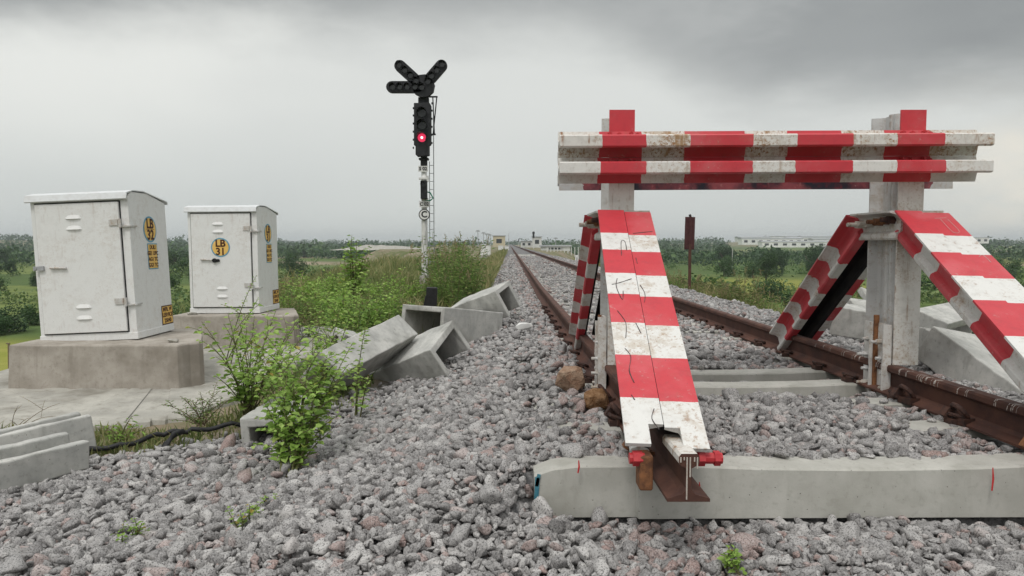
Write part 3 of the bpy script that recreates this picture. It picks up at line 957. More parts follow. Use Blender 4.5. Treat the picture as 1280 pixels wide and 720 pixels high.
# ------------------------------------------------------------------ relay cabinets (location boxes)
def cabinet(loc, rot, num, label, disc_on_door, latch_left):
    Wd, D, Hh = 0.82, 0.66, 1.20
    t = thing('equipment_cabinet', loc, label, 'cabinet', None, rot)
    mb = MB()
    # carcass with a sloped top line
    side = [(0, 0), (D, 0), (D, Hh - .015), (D * .5, Hh + .058), (.05, Hh + .055), (0, Hh)]
    mb.extrude([(a, b) for a, b in side], (-Wd / 2, 0, 0), (Wd / 2, 0, 0), (0, 1, 0), yd=(0, 0, 1))
    mb.box((0, D / 2, .03), (Wd + .012, D + .012, .06))
    mb.build('body', M['cab'], t, bevel=.004)
    # bent sheet roof with drip edges
    mb = MB()
    th = .006
    line = [(-.042, Hh - .006), (-.026, Hh + .046), (.08, Hh + .070), (D * .40, Hh + .073), (D + .04, Hh + .006), (D + .045, Hh - .016)]
    inner = [(a + (.006 if a < .3 else -.006), b - .008) for a, b in line]
    mb.extrude(line + inner[::-1], (-Wd / 2 - .024, 0, 0), (Wd / 2 + .008, 0, 0), (0, 1, 0), yd=(0, 0, 1))
    mb.build('roof', M['cabroof'], t)
    # end cheeks closing the roof
    # door
    dw, dh, dz0 = .70, 1.095, .075
    dxc = -.015
    mb = MB()
    mb.box((dxc, -.011, dz0 + dh / 2), (dw, .022, dh))
    dr = mb.build('door', M['cab'], t, bevel=.004)
    # dark rebate round the door
    mb = MB()
    for c_, s_ in (((dxc - dw / 2 - .006, -.0015, dz0 + dh / 2), (.009, .004, dh + .02)), ((dxc + dw / 2 + .006, -.0015, dz0 + dh / 2), (.009, .004, dh + .02)),
                   ((dxc, -.0015, dz0 - .006), (dw + .001, .004, .009)), ((dxc, -.0015, dz0 + dh + .006), (dw + .001, .004, .009))):
        mb.box(c_, s_)
    mb.build('door_gap', M['ink'], t)
    for lx, lz in ((-.03, .975), (-.03, .885), (.0, .22), (.0, .125)):
        mb = MB()
        pr = [(-.022, 0), (.022, 0), (.016, -.022), (-.004, -.012)] if True else None
        n_ = 8
        vs, fs = [], []
        for i in range(n_ + 1):
            w_ = i / n_
            k_ = math.sin(math.pi * min(1, max(0, w_))) ** .35 if 0 < w_ < 1 else .05
            x_ = dxc + lx + (w_ - .5) * .135
            vs += [(x_, -.0225, dz0 + lz + .024 * k_), (x_, -.0225 - .015 * k_, dz0 + lz - .010), (x_, -.0225, dz0 + lz - .012)]
        for i in range(n_):
            for j in range(3):
                j2 = (j + 1) % 3
                fs.append((i * 3 + j, i * 3 + j2, (i + 1) * 3 + j2, (i + 1) * 3 + j))
        mb.add(vs, fs)
        mb.build('louvre', M['cab'], dr)
    # hinges on the right
    for hz_ in (.90, .235):
        mb = MB()
        mb.box((dxc + dw / 2 - .045, -.027, dz0 + hz_ + .02), (.075, .008, .05))
        mb.cyl((dxc + dw / 2 + .012, -.034, dz0 + hz_ - .025), (dxc + dw / 2 + .012, -.034, dz0 + hz_ + .05), .012, 10)
        mb.box((dxc + dw / 2 + .055, -.012, dz0 + hz_ - .012), (.09, .02, .012))
        mb.box((Wd / 2 + .008, .045, dz0 + hz_ - .012), (.012, .11, .012))
        mb.build('hinge', M['postgrey'], dr)
    # handle bar and hasp
    mb = MB()
    hx = -dw / 2 + .16 if latch_left else -dw / 2 + .17
    mb.cyl((dxc + hx - .06, -.036, dz0 + .56), (dxc + hx + .075, -.036, dz0 + .555), .009, 8)
    mb.cyl((dxc + hx - .055, -.02, dz0 + .56), (dxc + hx - .055, -.04, dz0 + .56), .008, 8)
    mb.cyl((dxc + hx + .06, -.02, dz0 + .556), (dxc + hx + .06, -.04, dz0 + .556), .008, 8)
    mb.build('handle', M['postgrey'], dr)
    mb = MB()
    if latch_left:
        mb.box((dxc - dw / 2 + .005, -.034, dz0 + .56), (.085, .018, .035))
        mb.cyl((dxc - dw / 2 - .018, -.048, dz0 + .56), (dxc - dw / 2 - .018, -.03, dz0 + .56), .012, 8)
    else:
        mb.cyl((dxc - dw / 2 + .275, -.045, dz0 + .548), (dxc - dw / 2 + .275, -.02, dz0 + .548), .026, 12)
        mb.cyl((dxc - dw / 2 + .315, -.04, dz0 + .548), (dxc - dw / 2 + .315, -.02, dz0 + .548), .018, 10)
    mb.build('hasp', M['galv'] if latch_left else M['blackrub'], dr)
    xf = Wd / 2 + .001
    def disc(c, face, rad):
        mb = MB()
        nrm = Vector((0, -1, 0)) if face == 'F' else Vector((1, 0, 0))
        mb.cyl(c, Vector(c) + nrm * .002, rad, 40, 1)
        mb.cyl(c, Vector(c) + nrm * .0035, rad * .86, 40, 0)
        d = mb.build('number_disc', [M['orange'], M['blue']], t)
        mb = MB()
        for s_, dz_ in (('LB', .042), (num, -.048)):
            Mx = Matrix.Translation(Vector(c) + nrm * .0042 + Vector((0, 0, dz_ * rad / .105))) @ (FRONT if face == 'F' else RIGHT)
            mb.merge(text_mesh(s_, .108 * rad / .105), Mx)
        if face == 'R':
            mb.box(Vector(c) + nrm * .0038, (.0008, rad * 1.3, .003))
        mb.build('lettering', M['text'], d)
    disc((xf, .34, .94), 'R', .116)
    if disc_on_door:
        disc((dxc - .005, -.0225, .775), 'F', .112)
    def plate(c, w, h, lines, size, frame):
        mb = MB()
        mb.box((c[0] + .001, c[1], c[2]), (.002, w + .02, h + .02), None, 1)
        mb.box((c[0] + .002, c[1], c[2]), (.003, w, h), None, 0)
        d = mb.build('notice_plate', [M['orange'], frame], t)
        mb = MB()
        n_ = len(lines)
        for i, s_ in enumerate(lines):
            z_ = c[2] + h * (.5 - (i + .5) / n_)
            Mx = Matrix.Translation((c[0] + .0042, c[1], z_)) @ RIGHT
            mb.merge(text_mesh(s_, size), Mx)
        mb.build('lettering', M['text'], d)
    plate((xf, .36, .70), .155, .21, ('DULI', 'GE1 UPC', 'AG1 TC', 'GG1 TC'), .048, M['blue'])
    plate((xf, .555, .155), .19, .155, ('MFIL W', 'LERVICE', '25040'), .052, M['text'])
    return t


zb1 = -.096
p32 = Vector((-3.60, 6.1, zb1))
cabinet(p32, (0, R(-2.4), R(0.5)), '32', 'nearer leaning white metal cabinet numbered LB 32 on its side', False, True)
p31 = Vector((-3.385, 8.46, -.085))
cabinet(p31, (0, R(-0.4), R(-1.5)), '31', 'farther upright white metal cabinet with a round LB 31 disc on its door', True, False)
def plinth(x0, x1, y0, y1, z0, z1, label, cx, xb):
    mb = MB()
    n_ = 6
    prof = [(x0, y0), (x1 - cx, y0), (x1, y0 + cx * 1.4), (xb, y1), (x0, y1)]
    fo = []
    for i in range(len(prof)):
        a, b = Vector(prof[i]), Vector(prof[(i + 1) % len(prof)])
        for k_ in range(n_):
            p = a.lerp(b, k_ / n_)
            fo.append((p.x + random.uniform(-.006, .006), p.y + random.uniform(-.006, .006)))
    k_ = len(fo)
    c_ = ((x0 + x1) / 2, (y0 + y1) / 2)
    vs = []
    for s_, z_ in ((1.02, z0), (1.008, z0 + (z1 - z0) * .5), (1.0, z1 - .012), (.99, z1), (.5, z1 + .004)):
        vs += [(c_[0] + (p[0] - c_[0]) * s_, c_[1] + (p[1] - c_[1]) * s_, z_ + random.uniform(-.004, .004)) for p in fo]
    vs.append((c_[0], c_[1], z1 + .004))
    fs = [(r_ * k_ + i, r_ * k_ + (i + 1) % k_, (r_ + 1) * k_ + (i + 1) % k_, (r_ + 1) * k_ + i) for r_ in range(4) for i in range(k_)]
    fs += [(4 * k_ + i, 4 * k_ + (i + 1) % k_, 5 * k_) for i in range(k_)]
    mb.add(vs, fs)
    o = mb.build('concrete_plinth', M['plinth'], None, (c_[0], c_[1], z0), bevel=.006)
    tag(o, label, 'plinth')
plinth(-4.10, -2.60, 5.83, 6.98, -.46, -.092, 'brown rendered concrete plinth under the nearer leaning cabinet', .13, -3.03)
plinth(-3.93, -2.47, 8.25, 9.25, -.46, -.095, 'concrete plinth under the farther cabinet, half hidden by weeds', .05, -2.80)
def rubble(p, s, label, mat, name='stone_chip'):
    mb = MB()
    bm = bmesh.new()
    for _ in range(24):
        v = Vector((random.gauss(0, 1), random.gauss(0, 1), random.gauss(0, 1))).normalized()
        v = Vector([math.copysign(abs(c_) ** .7, c_) for c_ in v]) * random.uniform(.9, 1.05)
        bm.verts.new((v.x * s[0], v.y * s[1], v.z * s[2]))
    bmesh.ops.convex_hull(bm, input=bm.verts)
    bm.verts.index_update()
    loose = [v for v in bm.verts if not v.link_faces]
    bmesh.ops.delete(bm, geom=loose, context='VERTS')
    bm.verts.index_update()
    mb.add([v.co + Vector(p) for v in bm.verts], [tuple(v.index for v in f.verts) for f in bm.faces])
    bm.free()
    o = mb.build(name, mat, None, p, bevel=min(s) * .18)
    return tag(o, label, 'stone')
rubble((-2.83, 5.97, -.075), (.05, .035, .018), 'small pale chip on the plinth in front of the leaning cabinet', M['slab'])
rubble((-3.72, 8.35, -.08), (.06, .04, .02), 'pale chip on the far plinth by the left foot of the cabinet', M['slab'])


# ------------------------------------------------------------------ precast concrete troughs
def trough(label, pN, pA, pW, pD, t=.06, w=None, h=None, ln=None, solid=False, name='concrete_trough', mat='trough'):
    """N: corner of an end; A along the length; W across the back plate; D down the side wall"""
    a = pA - pN
    la = ln or a.length
    a.normalize()
    wv = pW - pN
    wv = wv - a * wv.dot(a)
    lw = w or wv.length
    wv.normalize()
    dv = a.cross(wv)
    if dv.dot(pD - pN) < 0:
        dv = -dv
    ld = h or abs(dv.dot(pD - pN))
    if solid:
        prof = [(0, 0), (lw, 0), (lw, ld), (0, ld)]
    else:
        prof = [(0, 0), (lw, 0), (lw, ld), (lw - t, ld), (lw - t, t * 1.1), (t, t * 1.1), (t, ld), (0, ld)]
    mb = MB()
    mb.extrude(prof, pN, pN + a * la, wv, yd=dv, n=12, jit=.0045)
    o = mb.build(name, M[mat], None, pN, bevel=.009)
    return tag(o, label, 'trough' if not solid else 'slab', None)
GL = 'broken concrete troughs dumped beside the track'
T = []
T.append(trough('large tilted trough at the left of the pile, its underside in shadow', at(523, 417, 6.55), at(428, 468, 5.45), at(524, 381, 6.95), at(520, 460, 6.5), .06, h=.32))
T.append(trough('front trough of the left pile tipped on end with its hollow facing right', at(537, 437, 6.05), at(459, 469, 6.40), at(577, 395, 6.45), at(553, 467, 6.02), .055, h=.31, ln=.74, w=.52))
T.append(trough('middle trough of the left pile with its square hollow facing the camera', at(556, 384, 7.5), at(629, 391, 8.25), at(508, 381, 7.95), at(560, 424, 7.45), .05, h=.40))
T.append(trough('topmost trough of the left pile, tilted up towards the rails', at(619, 364, 8.3), at(561, 386, 8.75), at(606, 362, 8.8), at(632, 398, 8.25), .05, h=.34))
T.append(trough('short upturned trough under the leafy bush with its dark mouth facing forward', at(299, 523, 4.30), at(340, 497, 5.0), at(378, 508, 4.55), at(309, 576, 4.30), .055))
T.append(trough('small trough end poking out behind the bush left of the pile', at(418, 408, 6.6), at(442, 414, 6.9), at(412, 414, 6.3), at(420, 425, 6.6), .05))
# bottom left pair
T.append(trough('open trough lying at the left edge, nearest the camera', at(113, 586, 3.80), at(0, 617, 3.45), at(121, 565, 4.05), at(110, 553, 3.82), .05, h=.155, ln=.75, w=.26))
T.append(trough('second trough lying behind the one at the left edge', at(121, 560, 4.13), at(0, 592, 3.78), at(124, 552, 4.3), at(118, 521, 4.14), .05, h=.20, ln=.75, w=.24))
# right pile
T.append(trough('long pale trough sloping down behind the right front strut', at(1166, 407, 5.05), at(1264, 479, 4.45), at(1196, 388, 5.6), at(1150, 446, 5.0), .06, h=.26, ln=.95))
T.append(trough('trough at the back of the right pile, lying flat behind the buffer post', at(1143, 386, 6.1), at(1186, 405, 5.9), at(1150, 362, 6.8), at(1140, 425, 6.05), .06, h=.28))
T.append(trough('grey upright trough wall left of the right buffer post', at(1046, 383, 5.9), at(1092, 391, 5.85), at(1056, 378, 6.2), at(1037, 417, 5.8), .05, h=.24, w=.3))
T.append(trough('upended trough with a pointed edge behind the right buffer post', at(1060, 372, 6.9), at(1080, 392, 6.6), at(1085, 366, 7.1), at(1066, 388, 6.8), .05, h=.25, w=.22, ln=.4))
T.append(trough('broken slab leaning highest against the right pile', at(1076, 358, 7.3), at(1092, 384, 7.0), at(1084, 356, 7.4), at(1072, 366, 7.2), .05, h=.06, w=.28, ln=.35, solid=True))
T.append(trough('small broken trough end between the post and the pale sloping trough', at(1148, 408, 5.35), at(1160, 412, 5.2), at(1165, 409, 5.5), at(1146, 432, 5.3), .035, h=.15, w=.14, ln=.3))

# rocks by the left rail
rubble(at(714, 473, 4.42), (.10, .08, .085), 'squarish tan rock beside the left rail', M['rockA'], 'rough_rock')
rubble(at(744, 500, 3.98), (.085, .07, .07), 'rounded ochre rock wedged against the left rail', M['rockB'], 'rough_rock')
rubble(at(655, 408, 7.2), (.09, .05, .04), 'white crumpled scrap on the ballast left of the track', M['signwhite'], 'white_scrap')


# ------------------------------------------------------------------ ballast stones
def stone_shape(sub, planes):
    """a sphere cut by random planes: flat faces, slightly rounded edges"""
    bm = bmesh.new()
    bmesh.ops.create_icosphere(bm, subdivisions=sub, radius=1.0)
    bm.verts.index_update()
    d = np.array([v.co.normalized()[:] for v in bm.verts])
    fs = np.array([[v.index for v in f.verts] for f in bm.faces])
    bm.free()
    nrm = RNG.normal(size=(planes, 3))
    nrm /= np.linalg.norm(nrm, axis=1)[:, None]
    hgt_ = RNG.uniform(.38, .88, planes)
    dot = d @ nrm.T
    r_ = np.where(dot > .08, hgt_ / np.maximum(dot, .08), 9.0)
    r_ = np.concatenate([r_, np.full((len(d), 1), 1.25)], 1)
    rad = -np.log(np.exp(-r_ * 60).sum(1)) / 60 * RNG.uniform(.97, 1.03, len(d))
    return d * rad[:, None] * np.array([1.12, RNG.uniform(.78, .95), RNG.uniform(.58, .78)]), fs
SH_V = [stone_shape(3, 10) for _ in range(28)]
SH_N = [stone_shape(2, 9) for _ in range(24)]
SH_F = [stone_shape(1, 8) for _ in range(14)]

def rots(n):
    q = RNG.normal(size=(n, 4))
    q /= np.linalg.norm(q, axis=1)[:, None]
    w, x, y, z = q.T
    return np.stack([1 - 2 * (y * y + z * z), 2 * (x * y - z * w), 2 * (x * z + y * w), 2 * (x * y + z * w), 1 - 2 * (x * x + z * z), 2 * (y * z - x * w),
                     2 * (x * z - y * w), 2 * (y * z + x * w), 1 - 2 * (x * x + y * y)], -1).reshape(n, 3, 3)

def scatter(y0, y1, sp, shapes, size, lift, name):
    xs_ = np.arange(-4.6, 4.7, sp)
    ys_ = np.arange(y0, y1, sp)
    PX, PY_ = np.meshgrid(xs_, ys_)
    PX = PX.ravel() + RNG.uniform(-.5, .5, PX.size) * sp
    PY_ = PY_.ravel() + RNG.uniform(-.5, .5, PY_.size) * sp
    u = PX - track_c(PY_)
    ok = (np.abs(PX) < PY_ * .74 + .25) & (u < 4.25 + .15 * vn(PX, PY_, 1.2, 5))
    edge_ = gravel_left(PY_) + .22 * vn(PX, PY_, .7, 9) + RNG.normal(0, .07, PX.size)
    ok &= u > edge_
    for x0 in (XL, XR):
        ok &= ~((np.abs(u - x0) < .092) & (PY_ > 2.90))
    z = H(PX, PY_)
    s = np.exp(RNG.normal(math.log(size), .32, PX.size))
    prob = RNG.random(PX.size)
    for si, (cx, cy) in enumerate(SLEEP):
        ins = (np.abs(PY_ - cy) < .115) & (np.abs(PX - cx) < 1.40)
        if si == 0:
            ok &= ~((np.abs(PX - cx) < 1.385) & (PY_ > cy - .125) & (PY_ < cy + .075 - .03 * prob))
            continue
        near_r = (np.abs(u - XL) < .16) | (np.abs(u - XR) < .16)
        inner = (u > XL) & (u < XR)
        if si in (3, 4):
            keep = np.where(inner, .03, 1.0)
        elif si < 3:
            keep = np.where(inner & ((u - XL < .28) | (XR - u < .38)), .08, np.where(u < XL, .5, 1.0))
        else:
            keep = np.where(inner, .95 if cy < 9 else .55, .97)
        keep = np.where(near_r & (cy < 7), .1, keep)
        ok &= ~(ins & (prob > keep))
        z = np.where(ins & ~((si in (3, 4)) & inner), np.maximum(z, -.186 + s * .2), z)
    PX, PY_, z, s = PX[ok], PY_[ok], z[ok], s[ok]
    n = len(PX)
    rnd = RNG.random(n)
    un = PX - track_c(PY_)
    stain = (np.minimum(np.abs(un - XL), np.abs(un - XR)) < .32) & (RNG.random(n) < .28)
    rnd = np.where(stain, RNG.uniform(.93, 1.0, n), rnd)
    rm = rots(n)
    zz_ = z + s * .12 + RNG.uniform(-.4, .55, n) * s * .55 + lift
    which = RNG.integers(0, len(shapes), n)
    V, T_, A = [], [], []
    off = 0
    for k_, (vs, fs) in enumerate(shapes):
        sel = np.where(which == k_)[0]
        if not len(sel):
            continue
        P = np.einsum('nij,vj->nvi', rm[sel], vs) * s[sel][:, None, None]
        P[:, :, 2] *= .8
        P += np.stack([PX[sel], PY_[sel], zz_[sel]], -1)[:, None, :]
        V.append(P.reshape(-1, 3))
        T_.append((fs[None] + (np.arange(len(sel)) * len(vs))[:, None, None]).reshape(-1, 3) + off)
        A.append(np.repeat(rnd[sel], len(vs)))
        off += len(sel) * len(vs)
    return np.concatenate(V), np.concatenate(T_), np.concatenate(A)
parts_ = [scatter(1.9, 3.3, .032, SH_V, .0225, 0, ''), scatter(1.9, 3.3, .050, SH_V, .0265, .012, ''), scatter(1.9, 3.3, .038, SH_N, .025, -.014, ''),
          scatter(3.3, 6.8, .033, SH_N, .0235, 0, ''), scatter(3.3, 6.8, .051, SH_N, .027, .012, ''), scatter(3.3, 5.2, .04, SH_F, .027, -.014, ''),
          scatter(6.8, 16, .046, SH_F, .031, .0, ''), scatter(16, 55, .088, SH_F, .042, .0, '')]
off = 0
Vs, Ts, As = [], [], []
for v_, t_, a_ in parts_:
    Vs.append(v_)
    Ts.append(t_ + off)
    As.append(a_)
    off += len(v_)
Vs, Ts, As = np.concatenate(Vs), np.concatenate(Ts), np.concatenate(As)
me = bpy.data.meshes.new('ballast')
me.vertices.add(len(Vs))
me.vertices.foreach_set('co', Vs.astype(np.float32).ravel())
me.loops.add(Ts.size)
me.loops.foreach_set('vertex_index', Ts.astype(np.int32).ravel())
me.polygons.add(len(Ts))
me.polygons.foreach_set('loop_start', np.arange(0, Ts.size, 3, dtype=np.int32))
me.update(calc_edges=True)
a = me.attributes.new('rnd', 'FLOAT', 'POINT')
a.data.foreach_set('value', As.astype(np.float32))
me.materials.append(M['granite'])
o = bpy.data.objects.new('ballast', me)
COL.objects.link(o)
stuff(o, 'loose grey and pinkish crushed stone ballast covering the track bed', 'ballast')
print('ballast tris', len(Ts))


# ------------------------------------------------------------------ colour light signal
SY = 20.0
def S(px, py, d=0.0):
    return at(px, py, SY + d) if d == 0 else at(px, py, SY) + Vector((0, d, 0))
sb = S(531, 338)
sb.z = hz(sb.x, SY) - .1
sig = thing('railway_signal', sb, 'tall colour light signal with three black junction arms and one red lamp lit', 'railway signal')
SB = Vector(sb)
def sp_(mb, name, mat, parent=None, **k):
    return mb.build(name, mat, sig if parent is None else parent, SB, **k)
mb = MB()
mb.tube([sb, S(531, 335), S(530.5, 262), S(530, 196)], [.10, .088, .08, .075], 14)
sp_(mb, 'post', M['polewhite'], smooth=True)
mb = MB()
mb.tube([sb, sb + Vector((0, 0, .45))], [.16, .14], 14)
sp_(mb, 'post_base', M['slab'])
def capsule(a, b, w, depth, n=9):
    """flat plate with round ends between a and b (facing -y)"""
    d = (b - a).normalized()
    s = Vector((-d.z, 0, d.x))
    pr = []
    for i in range(n):
        t = math.pi * i / (n - 1) + math.pi / 2
        pr.append(a + d * (math.cos(t) * w) + s * (math.sin(t) * w))
    for i in range(n):
        t = math.pi * i / (n - 1) - math.pi / 2
        pr.append(b + d * (math.cos(t) * w) + s * (math.sin(t) * w))
    k = len(pr)
    mb = MB()
    vs = [p - Vector((0, depth / 2, 0)) for p in pr] + [p + Vector((0, depth / 2, 0)) for p in pr]
    mb.add(vs, [tuple(range(k)), tuple(range(k, 2 * k))[::-1]] + [(i, k + i, k + (i + 1) % k, (i + 1) % k) for i in range(k)])
    return mb
def hood(c, r, ln, mat_lens, parent, y0):
    mb = MB()
    n = 18
    vs, fs = [], []
    for i in range(n):
        w = R(-35) + (R(250)) * i / (n - 1)
        l_ = ln * (.55 + .45 * max(0, math.sin(w)))
        for rr, yy in ((r, 0), (r, -l_), (r * .92, -l_), (r * .92, 0)):
            vs.append((c.x + rr * math.cos(w), c.y + y0 + yy, c.z + rr * math.sin(w)))
    for i in range(n - 1):
        for j in range(4):
            fs.append((i * 4 + j, i * 4 + (j + 1) % 4, (i + 1) * 4 + (j + 1) % 4, (i + 1) * 4 + j))
    mb.add(vs, fs)
    sp_(mb, 'lamp_hood', M['black'], parent)
    mb = MB()
    mb.cyl(c + Vector((0, y0 + .02, 0)), c + Vector((0, y0 - .012, 0)), r * .86, 16)
    sp_(mb, 'lens', mat_lens, parent)
# main head
ol = [(519, 131), (538.5, 131), (540, 134), (540, 182), (537.5, 184), (537, 196), (523, 197), (522, 184), (519, 183)]
mb = MB()
k = len(ol)
vs = [S(*p) - Vector((0, .28, 0)) for p in ol] + [S(*p) - Vector((0, .09, 0)) for p in ol]
mb.add(vs, [tuple(range(k)), tuple(range(k, 2 * k))[::-1]] + [(i, k + i, k + (i + 1) % k, (i + 1) % k) for i in range(k)])
mb.box((S(529, 189)).lerp(S(529, 189), 1) + Vector((0, -.1, 0)), (.36, .3, .26))
hd = sp_(mb, 'signal_head', M['black'], bevel=.01)
for i, py in enumerate((143.5, 158.5, 174)):
    hood(S(529, py), .135, .26, M['lens'] if i < 2 else M['redlamp'], hd, -.283)
mb = MB()
mb.cyl(S(529, 174) + Vector((0, -.30, 0)), S(529, 174) + Vector((0, -.312, 0)), .035, 14)
sp_(mb, 'lamp_core', M['redcore'], hd)
mb = MB()
for py in (131, 140, 150, 160, 170, 180):
    mb.box(S(541, py) + Vector((0, -.2, 0)), (.03, .05, .05))
    mb.box(S(518, py + 6) + Vector((0, -.2, 0)), (.03, .05, .05))
sp_(mb, 'head_latches', M['black'], hd)
# route indicator
mb = MB()
mb.cyl(S(530.5, 110) + Vector((0, -.30, 0)), S(530.5, 110) + Vector((0, -.12, 0)), .31, 10)
hub = sp_(mb, 'route_hub', M['black'])
for a_, b_, w_, lamps in (((524, 111.5), (492, 111.5), .155, ((493, 111.5), (502, 111.5), (511, 111.5), (520.5, 111.5), (529, 112))),
                          ((519, 101), (502, 85.5), .155, ((501, 84.5), (508, 91), (515, 97.5), (522, 104))),
                          ((540, 100), (553, 85), .155, ((554, 84), (547.5, 91), (541, 98), (536.5, 105)))):
    mb = capsule(S(*a_, -.24), S(*b_, -.24), w_, .12)
    ar = sp_(mb, 'route_arm', M['black'])
    for l_ in lamps:
        hood(S(*l_), .088, .16, M['lens'], ar, -.302)
mb = MB()
mb.box(S(530, 128) + Vector((0, -.05, 0)), (.28, .2, .22))
mb.cyl(S(525, 124), S(525, 134), .02, 6)
mb.cyl(S(535, 124), S(535, 134), .02, 6)
mb.cyl(S(530, 200), S(530, 118), .06, 10)
mb.cyl(S(530, 208), S(530, 190), .095, 12)
mb.box(S(530, 199), (.26, .24, .05))
sp_(mb, 'head_bracket', M['black'])
mb = MB()
mb.tube([S(546, 121), S(541.5, 167)], .018, 6)
mb.tube([S(541, 121), S(543, 167)], .018, 6)
mb.tube([S(536, 121), S(547, 121)], .025, 6)
mb.box(S(541.5, 168), (.14, .05, .04))
sp_(mb, 'stay', M['black'])
# ladder behind/right of the post
mb = MB()
top_, bot_ = 125, 334
mb.tube([S(535, 200, .35), S(535.5, bot_, .35)], .013, 6)
mb.tube([S(540, top_, .35), S(541, bot_, .35)], .014, 6)
ld = sp_(mb, 'ladder', M['galv'])
for i in range(13):
    py = 205 + i * 10.2
    mb = MB()
    mb.cyl(S(535, py, .35), S(540.5, py, .35), .010, 6)
    sp_(mb, 'rung', M['galv'], ld)
# number plates
def splate(c, w, h, s, size, rnd=False):
    mb = MB()
    if rnd:
        mb.cyl(c + Vector((0, -.10, 0)), c + Vector((0, -.12, 0)), w, 28, 1)
        mb.cyl(c + Vector((0, -.10, 0)), c + Vector((0, -.125, 0)), w * .84, 28, 0)
    else:
        mb.box(c + Vector((0, -.11, 0)), (w, .02, h))
    o_ = sp_(mb, 'number_plate' if not rnd else 'marker_disc', [M['signwhite'], M['ink']])
    mb = MB()
    mb.merge(text_mesh(s, size), Matrix.Translation(c + Vector((0, -.128, 0))) @ FRONT)
    sp_(mb, 'lettering', M['ink'], o_)
splate(S(529.5, 211.5), .27, .16, 'S 02', .125)
splate(S(531, 255.5), .27, .17, 'C 02', .125)
splate(S(531, 268.5), .155, 0, 'C', .24, True)
# calling-on lamp, brackets, green cable
mb = MB()
mb.box(S(531, 238) + Vector((0, -.18, 0)), (.17, .2, .50))
co = sp_(mb, 'calling_on_lamp', M['black'], bevel=.015)
hood(S(531, 231.5), .08, .15, M['lens'], co, -.283)
mb = MB()
mb.box(S(530, 223.5) + Vector((0, -.05, 0)), (.26, .14, .05))
mb.cyl(S(535, 220) + Vector((0, -.1, 0)), S(535, 228) + Vector((0, -.1, 0)), .03, 8)
mb.box(S(531, 249), (.18, .2, .06))
sp_(mb, 'lamp_bracket', M['polewhite'])
mb = MB()
mb.tube([S(533, 240, -.1), S(538, 241, -.1), S(542, 248, -.1), S(538, 251, -.1), S(532, 252, -.1)], .02, 6)
sp_(mb, 'cable', M['green'])
mb = MB()
mb.tube([S(531, 270, -.1), S(533.5, 285, -.1), S(531.5, 305, -.1)], .008, 5)
sp_(mb, 'hanging_wire', M['galv'])

# ------------------------------------------------------------------ maroon board on a post, right of the track
p = at(862, 357, 16.4)
tp = Vector((p.x, 16.4, hz(p.x, 16.4) - .15))
st = thing('sign_post', tp, 'dark maroon back of a sign board on a rusty post right of the track', 'sign')
mb = MB()
mb.tube([tp, at(862.5, 305, 16.4)], .035, 10)
mb.build('post', M['rail'], st, tp)
mb = MB()
mb.box(at(862.5, 291.5, 16.4) + Vector((0, .03, 0)), (.225, .03, .74), Matrix.Rotation(R(1), 3, 'Y'))
mb.box(at(862.8, 291.5, 16.4) + Vector((0, -.005, 0)), (.05, .03, .76))
mb.box(at(862.5, 309, 16.4) + Vector((0, .0, 0)), (.17, .04, .08))
mb.build('board', M['signrust'], st, tp, bevel=.006)
mb = MB()
mb.tube([at(863, 271, 16.4), at(862.6, 269.5, 16.4), at(862.2, 268, 16.4)], [.02, .035, .02], 8)
mb.tube([at(862.6, 270, 16.4), at(864.5, 270.8, 16.4)], [.02, .008], 6)
mb.build('finial', M['ink'], st, tp)

# black stub post behind the left pile
p = gp(539, 384, -.47)
mb = MB()
mb.box((-1.235, 11.0, -.22), (.16, .13, .58), Matrix.Rotation(R(2), 3, 'Y'))
mb.box((-1.345, 10.97, -.27), (.045, .06, .44), Matrix.Rotation(R(12), 3, 'Y'))
tag(mb.build('marker_stub', M['blackrub'], None, (-1.235, 11.0, -.5), bevel=.012), 'short black post standing behind the left concrete pile', 'post')

# black cable and its coil on the gravel edge
mb = MB()
pts = [gp(60, 566, -.45), gp(150, 556, -.44), gp(205, 543, -.43), gp(240, 537, -.42), gp(300, 530, -.42), gp(340, 526, -.44)]
pts = [Vector((q.x, q.y, max(q.z, hz(q.x, q.y) + .03))) for q in pts]
fine_p = []
for i in range(len(pts) - 1):
    for k in range(6):
        q = pts[i].lerp(pts[i + 1], k / 6)
        fine_p.append(q + Vector((0, 0, .012 * math.sin(i * 3 + k))))
mb.tube(fine_p, .015, 8)
q = gp(213, 552, -.43)
q.z = hz(q.x, q.y) + .03
mb.tube([q + Vector((-.02, -.09, -.02)), q + Vector((-.015, -.02, .02)), q + Vector((.0, .05, .06)), q + Vector((.04, .09, .07))], [.016, .02, .02, .016], 8)
tag(mb.build('cable', M['blackrub'], None, fine_p[0], smooth=True), 'thick black cable lying along the edge of the gravel below the slab', 'cable')

